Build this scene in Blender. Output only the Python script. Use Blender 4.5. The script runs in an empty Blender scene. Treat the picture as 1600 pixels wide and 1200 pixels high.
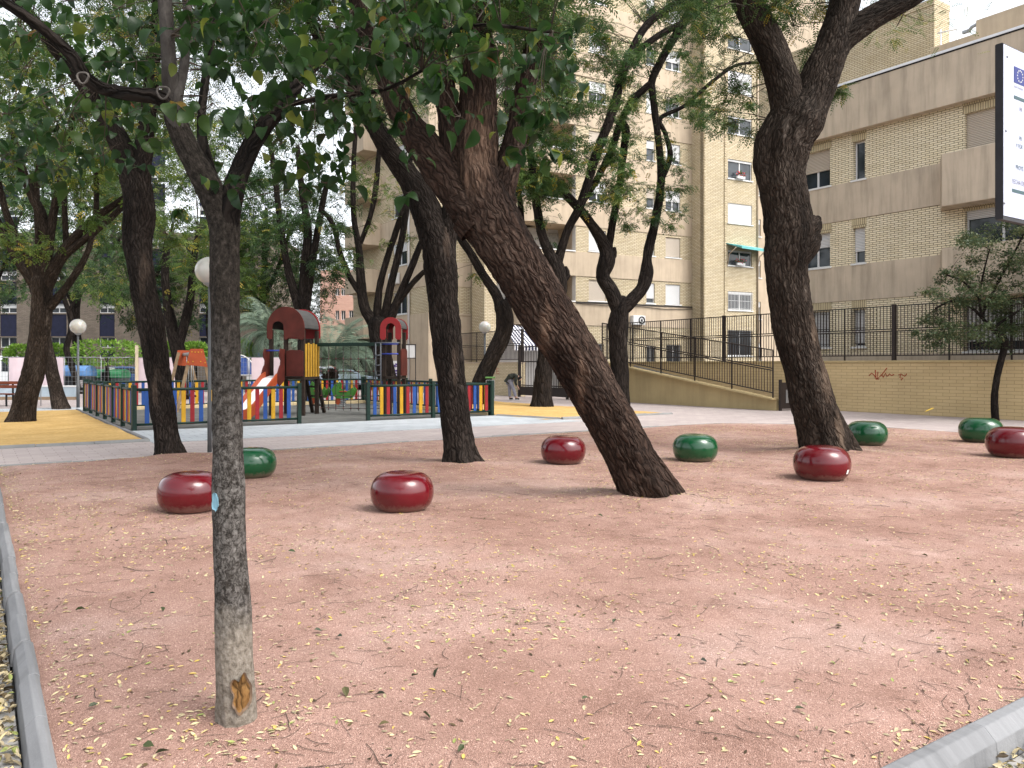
import bpy, bmesh, math, random
import numpy as np
from mathutils import Vector, Matrix, noise

S = bpy.context.scene
COL = S.collection
# ------------------------------------------------------------------ camera
F, HY, CAMH, YAW = 1240.0, 570.0, 1.55, math.radians(34.1)
FWD = Vector((math.sin(YAW), math.cos(YAW), 0)); RGT = Vector((math.cos(YAW), -math.sin(YAW), 0))
cam_data = bpy.data.cameras.new("camera"); cam = bpy.data.objects.new("camera", cam_data); COL.objects.link(cam)
cam.location = (0, 0, CAMH); cam.rotation_euler = (math.radians(90), 0, -YAW)
cam_data.sensor_width = 36; cam_data.lens = F/1600*36; cam_data.shift_y = -(600-HY)/1600
cam_data.clip_start = 0.05; cam_data.clip_end = 2000
S.camera = cam
# ------------------------------------------------------------------ light (bright overcast)
SUN_EL, SUN_AZ = math.radians(52), YAW + math.radians(122)     # azimuth clockwise from +Y: behind the viewer's right shoulder
world = bpy.data.worlds.new("World"); S.world = world; world.use_nodes = True
wn = world.node_tree; wn.nodes.clear()
sky = wn.nodes.new("ShaderNodeTexSky"); sky.sky_type = 'NISHITA'; sky.sun_disc = False
sky.sun_elevation = SUN_EL; sky.sun_rotation = SUN_AZ; sky.air_density = 1.0; sky.dust_density = 4.0; sky.ozone_density = 1.0
hs = wn.nodes.new("ShaderNodeHueSaturation"); hs.inputs["Saturation"].default_value = 0.22
bg = wn.nodes.new("ShaderNodeBackground"); bg.inputs["Strength"].default_value = 0.15
wo = wn.nodes.new("ShaderNodeOutputWorld")
wn.links.new(sky.outputs[0], hs.inputs["Color"]); wn.links.new(hs.outputs[0], bg.inputs[0]); wn.links.new(bg.outputs[0], wo.inputs[0])
sun_d = bpy.data.lights.new("sun", 'SUN'); sun_d.energy = 0.55; sun_d.angle = math.radians(28); sun_d.color = (1.0, 0.95, 0.88)
sun = bpy.data.objects.new("sun", sun_d); COL.objects.link(sun)
sdir = Vector((math.sin(SUN_AZ)*math.cos(SUN_EL), math.cos(SUN_AZ)*math.cos(SUN_EL), math.sin(SUN_EL)))
sun.rotation_euler = sdir.to_track_quat('Z', 'Y').to_euler()
sun.location = sdir*100
S.view_settings.view_transform = 'Standard'; S.view_settings.look = 'None'
S.view_settings.exposure = 1.55; S.view_settings.gamma = 1.0; S.view_settings.use_curve_mapping = False
S.render.film_transparent = False
S.cycles.max_bounces = 6; S.cycles.diffuse_bounces = 4; S.cycles.glossy_bounces = 3; S.cycles.transmission_bounces = 4
S.cycles.transparent_max_bounces = 4

# ------------------------------------------------------------------ helpers
def P(px, py, d):                      # a photo point at a given distance along the view axis
    return FWD*d + RGT*((px-800)/F*d) + Vector((0, 0, CAMH-(py-HY)/F*d))
def GD(py): return F*CAMH/(py-HY)      # distance of a ground point
def G(px, py):
    d = GD(py); p = P(px, py, d); p.z = 0; return p
def tag(o, label=None, cat=None, group=None, kind=None):
    if label: o["label"] = label
    if cat: o["category"] = cat
    if group: o["group"] = group
    if kind: o["kind"] = kind
    return o
def empty(name, loc=(0, 0, 0), rz=0.0):
    o = bpy.data.objects.new(name, None); o.empty_display_size = .2
    o.location = loc; o.rotation_euler = (0, 0, rz); COL.objects.link(o); return o
def link(name, me, mats, parent=None, loc=None, rz=0.0):
    o = bpy.data.objects.new(name, me)
    for m in (mats if isinstance(mats, (list, tuple)) else [mats]): me.materials.append(m)
    COL.objects.link(o)
    if parent: o.parent = parent
    if loc is not None: o.location = loc
    if rz: o.rotation_euler = (0, 0, rz)
    return o
def copy_tree(o, parent=None):
    c = o.copy(); COL.objects.link(c)
    if parent: c.parent = parent
    for ch in list(o.children): copy_tree(ch, c)
    return c
def fast_mesh(name, V, faces, mi=None, uv=None, tint=None, smooth=False):
    """V (n,3); faces (m,k) of one size; uv per vertex; tint per face"""
    V = np.asarray(V, np.float32); Fc = np.asarray(faces, np.int32); k = Fc.shape[1]
    me = bpy.data.meshes.new(name)
    me.vertices.add(len(V)); me.vertices.foreach_set("co", V.ravel())
    me.loops.add(Fc.size); me.loops.foreach_set("vertex_index", Fc.ravel())
    me.polygons.add(len(Fc)); me.polygons.foreach_set("loop_start", np.arange(0, Fc.size, k, dtype=np.int32))
    me.polygons.foreach_set("loop_total", np.full(len(Fc), k, np.int32))
    if mi is not None: me.polygons.foreach_set("material_index", np.asarray(mi, np.int32))
    if smooth: me.polygons.foreach_set("use_smooth", np.ones(len(Fc), bool))
    if uv is not None:
        l = me.uv_layers.new(name="UVMap"); l.data.foreach_set("uv", np.asarray(uv, np.float32)[Fc.ravel()].ravel())
    if tint is not None:
        a = me.attributes.new("tint", 'FLOAT', 'FACE'); a.data.foreach_set("value", np.asarray(tint, np.float32))
    me.update(calc_edges=True); me.validate()
    return me

class MB:
    """collects simple shapes and links them as ONE mesh; UVs in metres, box-projected"""
    def __init__(s): s.v = []; s.f = []; s.m = []; s.sm = []
    def add(s, vs, fs, mi=0, smooth=False):
        b = len(s.v); s.v += [Vector(v) for v in vs]; s.f += [[b+i for i in f] for f in fs]
        s.m += [mi]*len(fs); s.sm += [smooth]*len(fs); return s
    def quad(s, a, b, c, d, mi=0): return s.add([a, b, c, d], [(0, 1, 2, 3)], mi)
    def hexa(s, p, mi=0):               # 8 corners: bottom 0-3 ccw, top 4-7
        return s.add(p, [(3, 2, 1, 0), (4, 5, 6, 7), (0, 1, 5, 4), (1, 2, 6, 5), (2, 3, 7, 6), (3, 0, 4, 7)], mi)
    def bx(s, x0, x1, y0, y1, z0, z1, mi=0):
        return s.hexa([(x0, y0, z0), (x1, y0, z0), (x1, y1, z0), (x0, y1, z0), (x0, y0, z1), (x1, y0, z1), (x1, y1, z1), (x0, y1, z1)], mi)
    def bar(s, a, b, w, h, mi=0, up=(0, 0, 1)):
        a = Vector(a); b = Vector(b); t = (b-a).normalized(); u = Vector(up)
        if abs(t.dot(u)) > .98: u = Vector((0, 1, 0))
        x = t.cross(u).normalized()*(w/2); y = x.cross(t).normalized()*(h/2)
        return s.hexa([a-x-y, a+x-y, a+x+y, a-x+y, b-x-y, b+x-y, b+x+y, b-x+y], mi)
    def tube(s, pts, r, n=8, mi=0, caps=True, smooth=True):
        pts = [Vector(p) for p in pts]; m = len(pts)
        rr = r if isinstance(r, (list, tuple)) else [r]*m
        vs = []; fs = []; prev = None
        for i, p in enumerate(pts):
            t = (pts[min(i+1, m-1)]-pts[max(i-1, 0)]).normalized()
            if prev is None:
                a = Vector((0, 0, 1)) if abs(t.z) < .9 else Vector((1, 0, 0)); x = t.cross(a).normalized()
            else: x = (prev-t*prev.dot(t)).normalized()
            prev = x; y = t.cross(x)
            for k in range(n):
                c = 2*math.pi*k/n; vs.append(p+(x*math.cos(c)+y*math.sin(c))*rr[i])
        for i in range(m-1):
            for k in range(n): fs.append((i*n+k, i*n+(k+1) % n, (i+1)*n+(k+1) % n, (i+1)*n+k))
        s.add(vs, fs, mi, smooth)
        if caps:
            b = len(s.v)-m*n
            s.f += [[b+k for k in reversed(range(n))], [b+(m-1)*n+k for k in range(n)]]; s.m += [mi]*2; s.sm += [False]*2
        return s
    def lathe(s, prof, c=(0, 0, 0), n=24, mi=0, smooth=True):
        vs = []; fs = []; c = Vector(c)
        for r, z in prof:
            for k in range(n): a = 2*math.pi*k/n; vs.append(c+Vector((r*math.cos(a), r*math.sin(a), z)))
        for i in range(len(prof)-1):
            for k in range(n): fs.append((i*n+k, i*n+(k+1) % n, (i+1)*n+(k+1) % n, (i+1)*n+k))
        s.add(vs, fs, mi, smooth)
        b = len(s.v)-len(vs)
        if prof[0][0] > 1e-4: s.f.append([b+k for k in reversed(range(n))]); s.m.append(mi); s.sm.append(False)
        if prof[-1][0] > 1e-4: s.f.append([b+(len(prof)-1)*n+k for k in range(n)]); s.m.append(mi); s.sm.append(False)
        return s
    def prism(s, out, o, ex, ey, th, mi=0):   # outline [(a,b)] extruded by th along ex x ey
        o = Vector(o); ex = Vector(ex).normalized(); ey = Vector(ey).normalized(); n = ex.cross(ey)
        A = [o+ex*a+ey*b for a, b in out]; B = [p+n*th for p in A]; m = len(out)
        return s.add(A+B, [list(reversed(range(m))), [m+i for i in range(m)]]+[(i, (i+1) % m, m+(i+1) % m, m+i) for i in range(m)], mi)
    def build(s, name, mats, parent=None, loc=None, rz=0.0, bevel=0, seg=2):
        me = bpy.data.meshes.new(name); me.from_pydata([v[:] for v in s.v], [], s.f)
        me.polygons.foreach_set("material_index", s.m); me.polygons.foreach_set("use_smooth", s.sm)
        me.update()
        uv = me.uv_layers.new(name="UVMap"); dat = np.zeros((len(me.loops), 2), np.float32)
        for p in me.polygons:
            nx, ny, nz = abs(p.normal.x), abs(p.normal.y), abs(p.normal.z)
            for li in p.loop_indices:
                c = me.vertices[me.loops[li].vertex_index].co
                dat[li] = (c.x, c.y) if nz > max(nx, ny) else ((c.y, c.z) if nx > ny else (c.x, c.z))
        uv.data.foreach_set("uv", dat.ravel())
        o = link(name, me, mats, parent, loc, rz)
        if bevel:
            b = o.modifiers.new("bevel", 'BEVEL'); b.width = bevel; b.segments = seg; b.limit_method = 'ANGLE'
        return o

# ------------------------------------------------------------------ materials
def newmat(name, rough=.8):
    m = bpy.data.materials.new(name); m.use_nodes = True; t = m.node_tree
    b = t.nodes["Principled BSDF"]; b.inputs["Roughness"].default_value = rough
    if rough > .6: b.inputs["Specular IOR Level"].default_value = .12
    return m, t, b
def N(t, kind, **kw):
    n = t.nodes.new(kind)
    for k, v in kw.items():
        if k in n.inputs: n.inputs[k].default_value = v
        else: setattr(n, k, v)
    return n
def c4(c): return (c[0], c[1], c[2], 1)
def ramp(t, fac, stops):
    r = t.nodes.new("ShaderNodeValToRGB"); e = r.color_ramp.elements
    while len(e) < len(stops): e.new(.5)
    for i, (p, c) in enumerate(stops): e[i].position = p; e[i].color = c4(c)
    t.links.new(fac, r.inputs[0]); return r.outputs[0]
def mixc(t, fac, a, b, mode='MIX'):
    m = t.nodes.new("ShaderNodeMix"); m.data_type = 'RGBA'; m.blend_type = mode
    for sock, v in ((m.inputs[0], fac), (m.inputs[6], a), (m.inputs[7], b)):
        if hasattr(v, "is_linked"): t.links.new(v, sock)
        else: sock.default_value = v if isinstance(v, (int, float)) else c4(v)
    return m.outputs[2]
def bump(t, b, h, strength, dist=.02):
    n = N(t, "ShaderNodeBump"); n.inputs["Strength"].default_value = strength; n.inputs["Distance"].default_value = dist
    t.links.new(h, n.inputs["Height"]); t.links.new(n.outputs[0], b.inputs["Normal"]); return n
def coord(t, which="Object", scale=(1, 1, 1)):
    c = N(t, "ShaderNodeTexCoord"); mp = N(t, "ShaderNodeMapping"); mp.inputs["Scale"].default_value = scale
    t.links.new(c.outputs[which], mp.inputs[0]); return mp.outputs[0]
def noi(t, vec, scale, detail=4, rough=.55):
    n = N(t, "ShaderNodeTexNoise"); n.inputs["Scale"].default_value = scale; n.inputs["Detail"].default_value = detail
    n.inputs["Roughness"].default_value = rough; t.links.new(vec, n.inputs["Vector"]); return n.outputs["Fac"]
def paint(name, col, rough=.5, var=.15, scale=3.0, bmp=0.0, metal=0.0, coat=0.0, bscale=40):
    m, t, b = newmat(name, rough); v = coord(t)
    n = noi(t, v, scale)
    lo = tuple(c*(1-var) for c in col); hi = tuple(min(1, c*(1+var)) for c in col)
    t.links.new(ramp(t, n, [(.3, lo), (.7, hi)]), b.inputs["Base Color"])
    b.inputs["Metallic"].default_value = metal; b.inputs["Specular IOR Level"].default_value = .25; b.inputs["Coat Weight"].default_value = coat
    if bmp: bump(t, b, noi(t, v, bscale, 3), bmp, .01)
    return m
def brick(name, c1, c2, mortar, bw=.25, bh=.07, ms=.009, stain=.25, bmp=.6, rough=.85):
    m, t, b = newmat(name, rough); uv = coord(t, "UV")
    br = N(t, "ShaderNodeTexBrick"); br.inputs["Scale"].default_value = 1.0; br.inputs["Brick Width"].default_value = bw
    br.inputs["Row Height"].default_value = bh; br.inputs["Mortar Size"].default_value = ms; br.inputs["Mortar Smooth"].default_value = .25
    br.inputs["Color1"].default_value = c4(c1); br.inputs["Color2"].default_value = c4(c2); br.inputs["Mortar"].default_value = c4(mortar)
    t.links.new(uv, br.inputs["Vector"])
    st = noi(t, coord(t, "UV", (.5, .9, 1)), 1.3, 6, .65)
    col = mixc(t, 1.0, br.outputs["Color"], ramp(t, st, [(.25, (1-stain,)*3), (.7, (1.06, 1.06, 1.04))]), 'MULTIPLY')
    t.links.new(col, b.inputs["Base Color"])
    inv = N(t, "ShaderNodeMath", operation='SUBTRACT'); inv.inputs[0].default_value = 1; t.links.new(br.outputs["Fac"], inv.inputs[1])
    bump(t, b, inv.outputs[0], bmp, .012); return m
def stucco(name, col, streak=.18, rough=.9):
    m, t, b = newmat(name, rough); uv = coord(t, "UV")
    big = noi(t, coord(t, "UV", (.6, .6, 1)), 1.0, 7, .6); st = noi(t, coord(t, "UV", (3.2, .28, 1)), 1.0, 6, .65)
    c = ramp(t, big, [(.3, tuple(x*.86 for x in col)), (.7, tuple(min(1, x*1.1) for x in col))])
    c = mixc(t, 1.0, c, ramp(t, st, [(.3, (1-streak,)*3), (.55, (1, 1, 1))]), 'MULTIPLY')
    t.links.new(c, b.inputs["Base Color"]); bump(t, b, noi(t, uv, 45, 4), .25, .01); return m
def leafmat(name, stops, rough=.45, trans=.35):
    m, t, b = newmat(name, rough); b.inputs["Specular IOR Level"].default_value = .3
    a = N(t, "ShaderNodeAttribute"); a.attribute_name = "tint"
    col = ramp(t, a.outputs["Fac"], stops); t.links.new(col, b.inputs["Base Color"])
    tr = N(t, "ShaderNodeBsdfTranslucent"); hsv = N(t, "ShaderNodeHueSaturation"); hsv.inputs["Value"].default_value = 1.3
    t.links.new(col, hsv.inputs["Color"]); t.links.new(hsv.outputs[0], tr.inputs[0])
    mx = N(t, "ShaderNodeMixShader"); mx.inputs[0].default_value = trans
    t.links.new(b.outputs[0], mx.inputs[1]); t.links.new(tr.outputs[0], mx.inputs[2])
    t.links.new(mx.outputs[0], t.nodes["Material Output"].inputs[0]); return m
def bark(name, stops, fu=26, fv=5, bmp=.9, plates=True, crack=(.35, .09)):
    m, t, b = newmat(name, .92)
    uv = coord(t, "UV"); wob = N(t, "ShaderNodeTexNoise"); wob.inputs["Scale"].default_value = 7; wob.inputs["Detail"].default_value = 3; t.links.new(uv, wob.inputs["Vector"])
    sub_ = N(t, "ShaderNodeVectorMath", operation='SUBTRACT'); sub_.inputs[1].default_value = (.5, .5, .5); t.links.new(wob.outputs["Color"], sub_.inputs[0])
    sca = N(t, "ShaderNodeVectorMath", operation='SCALE'); sca.inputs["Scale"].default_value = .09; t.links.new(sub_.outputs[0], sca.inputs[0])
    add = N(t, "ShaderNodeVectorMath", operation='ADD'); t.links.new(uv, add.inputs[0]); t.links.new(sca.outputs[0], add.inputs[1])
    mp = N(t, "ShaderNodeMapping"); mp.inputs["Scale"].default_value = (fu, fv, 1); t.links.new(add.outputs[0], mp.inputs[0])
    n1 = noi(t, mp.outputs[0], 1.6, 6, .65); n2 = noi(t, coord(t, "UV", (2.2, .9, 1)), 1.0, 4)
    mx = N(t, "ShaderNodeMath", operation='MULTIPLY_ADD'); mx.inputs[1].default_value = .45; t.links.new(n2, mx.inputs[0])
    sc = N(t, "ShaderNodeMath", operation='MULTIPLY'); sc.inputs[1].default_value = .55; t.links.new(n1, sc.inputs[0]); t.links.new(sc.outputs[0], mx.inputs[2])
    col = ramp(t, mx.outputs[0], stops); h = n1
    if plates:
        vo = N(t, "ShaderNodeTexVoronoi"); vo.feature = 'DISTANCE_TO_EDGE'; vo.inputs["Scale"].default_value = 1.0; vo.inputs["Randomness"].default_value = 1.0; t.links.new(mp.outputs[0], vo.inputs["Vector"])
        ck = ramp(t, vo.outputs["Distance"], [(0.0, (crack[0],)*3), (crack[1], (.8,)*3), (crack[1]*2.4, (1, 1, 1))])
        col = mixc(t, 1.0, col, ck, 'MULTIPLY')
        hh = N(t, "ShaderNodeMath", operation='MULTIPLY_ADD'); hh.inputs[1].default_value = .5; t.links.new(n1, hh.inputs[0])
        cl = N(t, "ShaderNodeMapRange"); cl.inputs["From Max"].default_value = .25; t.links.new(vo.outputs["Distance"], cl.inputs[0]); t.links.new(cl.outputs[0], hh.inputs[2]); h = hh.outputs[0]
    pn = noi(t, coord(t, "UV", (1.6, .55, 1)), 1.0, 5, .7)
    pf = ramp(t, pn, [(.60, (0, 0, 0)), (.70, (.75, .75, .75))])
    col = mixc(t, pf, col, tuple(min(1, x*1.7+.01) for x in stops[-1][1]))       # weathered patches
    sa = N(t, "ShaderNodeAttribute"); sa.attribute_name = "scar_and_lit"
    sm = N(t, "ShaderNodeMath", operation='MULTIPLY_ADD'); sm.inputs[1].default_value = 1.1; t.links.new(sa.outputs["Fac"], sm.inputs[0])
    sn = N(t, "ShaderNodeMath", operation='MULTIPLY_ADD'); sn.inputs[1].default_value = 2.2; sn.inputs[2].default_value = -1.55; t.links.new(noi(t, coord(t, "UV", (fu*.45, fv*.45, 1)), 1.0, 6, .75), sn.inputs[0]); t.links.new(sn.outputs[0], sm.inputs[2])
    col = mixc(t, ramp(t, sm.outputs[0], [(.0, (0, 0, 0)), (.5, (.65, .65, .65))]), col, (stops[-1][1][0]*1.45, stops[-1][1][1]*1.3, stops[-1][1][2]*1.15))  # stripped bark tone, also light painted on the leaning tree's column
    pd = ramp(t, noi(t, coord(t, "UV", (2.6, .4, 1)), 1.0, 4, .6), [(.34, (.45, .45, .45)), (.52, (1, 1, 1))])
    col = mixc(t, 1.0, col, pd, 'MULTIPLY')
    t.links.new(col, b.inputs["Base Color"]); bump(t, b, h, bmp, .03); return m
M = {}
# ------------------------------------------------------------------ setting: ground sheets
random.seed(7); np.random.seed(7)
def mat_gravel():
    m, t, b = newmat("pink_gravel", .95); v = coord(t)
    big = noi(t, v, .55, 5, .6); mid = noi(t, v, 3.2, 5, .6)
    c = ramp(t, big, [(.3, (.295, .178, .138)), (.5, (.370, .236, .190)), (.70, (.45, .318, .270))])
    c = mixc(t, 1.0, c, ramp(t, mid, [(.3, (.86, .84, .83)), (.65, (1.06, 1.06, 1.07))]), 'MULTIPLY')
    c = mixc(t, 1.0, c, ramp(t, noi(t, coord(t, "Object", (1, .6, 1)), 1.1, 8, .72), [(.32, (.74, .70, .68)), (.48, (1, 1, 1)), (.60, (1.0, 1.0, 1.0)), (.70, (1.22, 1.28, 1.30))]), 'MULTIPLY')
    vo = N(t, "ShaderNodeTexVoronoi"); vo.inputs["Scale"].default_value = 170; t.links.new(v, vo.inputs["Vector"])
    g = ramp(t, vo.outputs["Color"], [(.05, (.55, .50, .50)), (.45, (.95, .92, .92)), (.8, (1.1, 1.1, 1.1)), (.93, (1.9, 2.1, 2.2))])
    c = mixc(t, .8, c, g, 'MULTIPLY'); t.links.new(c, b.inputs["Base Color"])
    ad = N(t, "ShaderNodeMath", operation='MULTIPLY_ADD'); ad.inputs[1].default_value = .6
    t.links.new(vo.outputs["Distance"], ad.inputs[0]); t.links.new(noi(t, v, 22, 6, .65), ad.inputs[2])
    bump(t, b, ad.outputs[0], .65, .02); return m
def mat_ground(name, a, bcol, scale=1.0, grain=60, bmp=.3):
    m, t, b = newmat(name, .93); v = coord(t)
    c = ramp(t, noi(t, v, scale, 6, .6), [(.3, a), (.7, bcol)])
    c = mixc(t, 1.0, c, ramp(t, noi(t, v, grain, 3), [(.3, (.82,)*3), (.7, (1.12,)*3)]), 'MULTIPLY')
    t.links.new(c, b.inputs["Base Color"]); bump(t, b, noi(t, v, grain, 4), bmp, .01); return m
M['gravel'] = mat_gravel()
M['sand'] = mat_ground("yellow_sand", (.43, .27, .09), (.57, .38, .155), 1.2, 14)
M['rubber'] = mat_ground("dark_rubber_chips", (.075, .075, .072), (.14, .14, .13), 2.0, 45, .8)
M['asphalt'] = mat_ground("asphalt", (.05, .05, .052), (.09, .088, .085), .8, 60)
M['pave_pink'] = brick("pink_pavers", (.38, .325, .315), (.43, .37, .355), (.28, .24, .235), .4, .2, .008, .16, .25)
M['pave_pale'] = brick("pale_tiles", (.38, .405, .43), (.44, .465, .49), (.27, .29, .31), .4, .4, .01, .2, .25)
M['pave_grey'] = brick("grey_slabs", (.31, .30, .29), (.36, .345, .33), (.17, .165, .155), .4, .4, .012, .3, .4)
M['concrete'] = stucco("kerb_concrete", (.22, .222, .228), .45)
M['concrete_dark'] = stucco("kerb_concrete_dark", (.23, .23, .225), .2)
M['concrete_yellow'] = stucco("kerb_concrete_buff", (.50, .40, .24), .2)

def sheet(name, poly, z, mat, th=.08):
    b = MB(); b.prism([(p[0], p[1]) for p in poly], (0, 0, z-th), (1, 0, 0), (0, 1, 0), th)
    return tag(b.build(name, mat), kind="structure")
b = MB(); b.quad((-600, -600, -.12), (900, -600, -.12), (900, 900, -.12), (-600, 900, -.12))
tag(b.build("ground", M['asphalt']), kind="structure")
sheet("plaza", [(-40, 14.5), (16.3, 14.5), (18.75, 12.2), (18.75, -10), (26.4, -10), (26.4, 48), (-40, 48)], -.012, M['pave_pink'])
sheet("pavement", [(-30, -12), (18.75, -12), (18.75, 1.55), (.155, 1.55), (.155, 14.5), (-30, 14.5)], -.075, M['pave_grey'], .04)
sheet("pale_path", [(2.95, 17.1), (14.0, 17.1), (13.3, 20.45), (2.95, 20.45)], -.004, M['pave_pale'], .01)
sheet("far_path", [(-16, 31.0), (13.2, 31.0), (13.2, 33.2), (-16, 33.2)], -.004, M['pave_pale'], .01)
sheet("playground_surface", [(3.05, 20.45), (13.2, 20.45), (13.2, 30.2), (3.05, 30.2)], -.002, M['rubber'], .01)

def bumpy(name, x0, x1, y0, y1, step, hf, mat):
    xs = np.linspace(x0, x1, int((x1-x0)/step)+1); ys = np.linspace(y0, y1, int((y1-y0)/step)+1)
    X, Y = np.meshgrid(xs, ys); Z = np.array([hf(x, y) for x, y in zip(X.ravel(), Y.ravel())])
    V = np.stack([X.ravel(), Y.ravel(), Z], 1); nx = len(xs); ny = len(ys)
    i = np.arange(nx*ny).reshape(ny, nx)
    q = np.stack([i[:-1, :-1], i[:-1, 1:], i[1:, 1:], i[1:, :-1]], -1).reshape(-1, 4)
    return tag(link(name, fast_mesh(name, V, q, smooth=True), mat), kind="structure")
MOUNDS = []           # (x, y, height, radius), filled from the trees that stand in the gravel
for px, py, h, r in ((371, 1140, .03, .35), (1020, 783, .10, .9), (722, 727, .07, .7), (1292, 712, .12, 1.0), (264, 714, .05, .7)):
    g = G(px, py); MOUNDS.append((g.x, g.y, h, r))
def gz(x, y):
    z = .012+.022*noise.noise((x*.45, y*.45, 3.1))+.007*noise.noise((x*2.3, y*2.3, 1.7))+.003*noise.noise((x*7, y*7, .3))
    for mx, my, h, r in MOUNDS:
        q = ((x-mx)**2+(y-my)**2)/(r*r)
        if q < 6: z += h*math.exp(-q)*(.8+.4*noise.noise((x*3, y*3, 9)))
    # corner chamfer at the far right and a soft lip towards the kerbs
    e = min(x-.26, 18.7-x, y-1.7, 14.45-y, (31.0-x-y)*.7)
    return z if e > .25 else z*max(0, e/.25)-.02*(1-max(0, e/.25))
sheet_g = bumpy("gravel_ground", .26, 18.74, 1.69, 14.49, .07, gz, M['gravel'])
# trim the corner where the pavement curves round
bm = bmesh.new(); bm.from_mesh(sheet_g.data)
bmesh.ops.delete(bm, geom=[f for f in bm.faces if f.calc_center_median().x+f.calc_center_median().y > 30.95], context='FACES')
bm.to_mesh(sheet_g.data); bm.free()
def sandz(x, y): return .015+.03*noise.noise((x*.4, y*.4, 8))+.012*noise.noise((x*1.6, y*1.6, 2))
bumpy("sand_ground", -14, 2.86, 17.62, 30.9, .2, sandz, M['sand'])
sg = bumpy("sand_ground.001", 13.35, 18.2, 18.05, 30.0, .2, sandz, M['sand'])

def kerb(name, a, b_, w, h, seg, mat, z0=-.08, gap=.008, roll=.03, side=1):
    """run of kerb stones with chamfered edge; a->b_ is the inner top edge, w goes to the outer side"""
    a = Vector((a[0], a[1], 0)); b_ = Vector((b_[0], b_[1], 0)); t = (b_-a).normalized(); n = Vector((-t.y, t.x, 0))*side
    L = (b_-a).length; k = max(1, round(L/seg)); m = MB()
    for i in range(k):
        s0 = L*i/k+gap/2; s1 = L*(i+1)/k-gap/2; dz = random.uniform(-.009, .009); dn = random.uniform(-.007, .007)
        prof = [(0+dn, z0), (0+dn, h-roll*.5+dz), (roll*.6+dn, h+dz), (w-roll*1.3+dn, h+dz), (w+dn, h-roll*1.3+dz), (w+.012+dn, z0)]
        A = [a+t*s0+n*x+Vector((0, 0, z)) for x, z in prof]; B = [a+t*s1+n*x+Vector((0, 0, z)) for x, z in prof]
        q = len(prof); m.add(A+B, [list(range(q)), [q+j for j in reversed(range(q))]]+[((j+1) % q, j, q+j, q+(j+1) % q) for j in range(q)])
    o = m.build(name, mat, bevel=.004); return tag(o, kind="structure")
kerb("kerb", (.26, 1.72), (.26, 14.6), .085, .05, .55, M['concrete'], side=1, z0=-.09)
kerb("kerb.001", (.26, 1.69), (18.6, 1.69), .115, .06, .8, M['concrete'], side=-1, z0=-.09, roll=.035)
kerb("kerb.002", (.3, 14.5), (16.3, 14.5), .06, .006, 1.0, M['concrete_dark'], side=1)
kerb("kerb.003", (16.3, 14.5), (18.75, 12.2), .06, .006, 1.0, M['concrete_dark'], side=1)
kerb("kerb.004", (18.75, 12.2), (18.75, 1.7), .06, .006, 1.0, M['concrete_dark'], side=1)
kerb("kerb.005", (-14, 17.6), (2.95, 17.6), .1, .05, 1.0, M['concrete_dark'], side=-1)
kerb("kerb.006", (2.87, 17.6), (2.87, 31), .1, .05, 1.0, M['concrete'], side=-1)
kerb("kerb.007", (13.9, 18.03), (18.3, 18.03), .1, .05, 1.0, M['concrete_dark'], side=-1)
kerb("kerb.008", (3.2, 29.95), (13.1, 29.95), .12, .12, 1.0, M['concrete_yellow'], side=1)
kerb("kerb.009", (13.02, 20.6), (13.02, 29.9), .12, .10, 1.0, M['concrete_yellow'], side=-1)
kerb("kerb.010", (13.3, 20.4), (13.9, 18.03), .1, .05, 1.0, M['concrete_dark'], side=-1)
# ------------------------------------------------------------------ buildings
M['brick_r'] = brick("pale_yellow_brick", (.70, .61, .43), (.80, .71, .53), (.15, .115, .075), .27, .072, .010, .12, .8)
M['brick_m'] = brick("pale_cream_brick", (.52, .44, .30), (.60, .52, .38), (.22, .165, .10), .27, .085, .013, .14, .7)
M['brick_lintel'] = brick("soldier_brick", (.50, .42, .27), (.58, .49, .32), (.14, .11, .07), .075, .30, .010, .12, .8)
M['brick_paint'] = brick("painted_buff_brick", (.56, .425, .235), (.60, .46, .26), (.34, .25, .125), .40, .10, .006, .15, .5)
M['brick_wall'] = brick("light_garden_wall_brick", (.58, .49, .33), (.66, .56, .39), (.33, .26, .17), .27, .075, .010, .12, .5)
M['brick_dark'] = brick("brown_grey_brick", (.17, .14, .115), (.23, .19, .155), (.12, .10, .085), .30, .09, .010, .2, .8)
M['brick_pink'] = brick("pink_brick", (.52, .30, .24), (.58, .35, .28), (.5, .4, .34), .3, .08, .01, .1, .3)
M['stucco_r'] = stucco("grey_brown_render", (.52, .435, .335), .32)
M['stucco_m'] = stucco("beige_render", (.48, .39, .29), .18)
M['stucco_buff'] = stucco("buff_ramp_render", (.47, .37, .20), .14)
M['white_wall'] = stucco("white_render", (.60, .59, .58), .05)
M['white'] = paint("white_frame", (.62, .62, .62), .4, .04)
M['sill'] = paint("pale_sill", (.66, .66, .65), .6, .08)
M['metal_brown'] = paint("dark_brown_metal", (.028, .021, .019), .45, .2)
M['black'] = paint("black_matter", (.012, .012, .013), .6, .2)
M['grey_metal'] = paint("galvanised_metal", (.30, .31, .32), .45, .15, metal=.5)
M['flash'] = paint("white_flashing", (.72, .74, .77), .35, .05)
M['red_paint'] = paint("red_graffiti_paint", (.36, .05, .025), .8, .25, 12)
M['cable'] = paint("black_cable", (.03, .027, .025), .6)
def mat_glass(name, col=(.018, .022, .026)):
    m, t, b = newmat(name, .04); n = noi(t, coord(t), 1.2, 2)
    t.links.new(ramp(t, n, [(.35, col), (.65, tuple(c*2.2 for c in col))]), b.inputs["Base Color"])
    b.inputs["Specular IOR Level"].default_value = .45; return m
M['glass'] = mat_glass("window_glass"); M['curtain'] = paint("curtain_behind_glass", (.34, .34, .33), .25, .25, 6)
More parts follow.
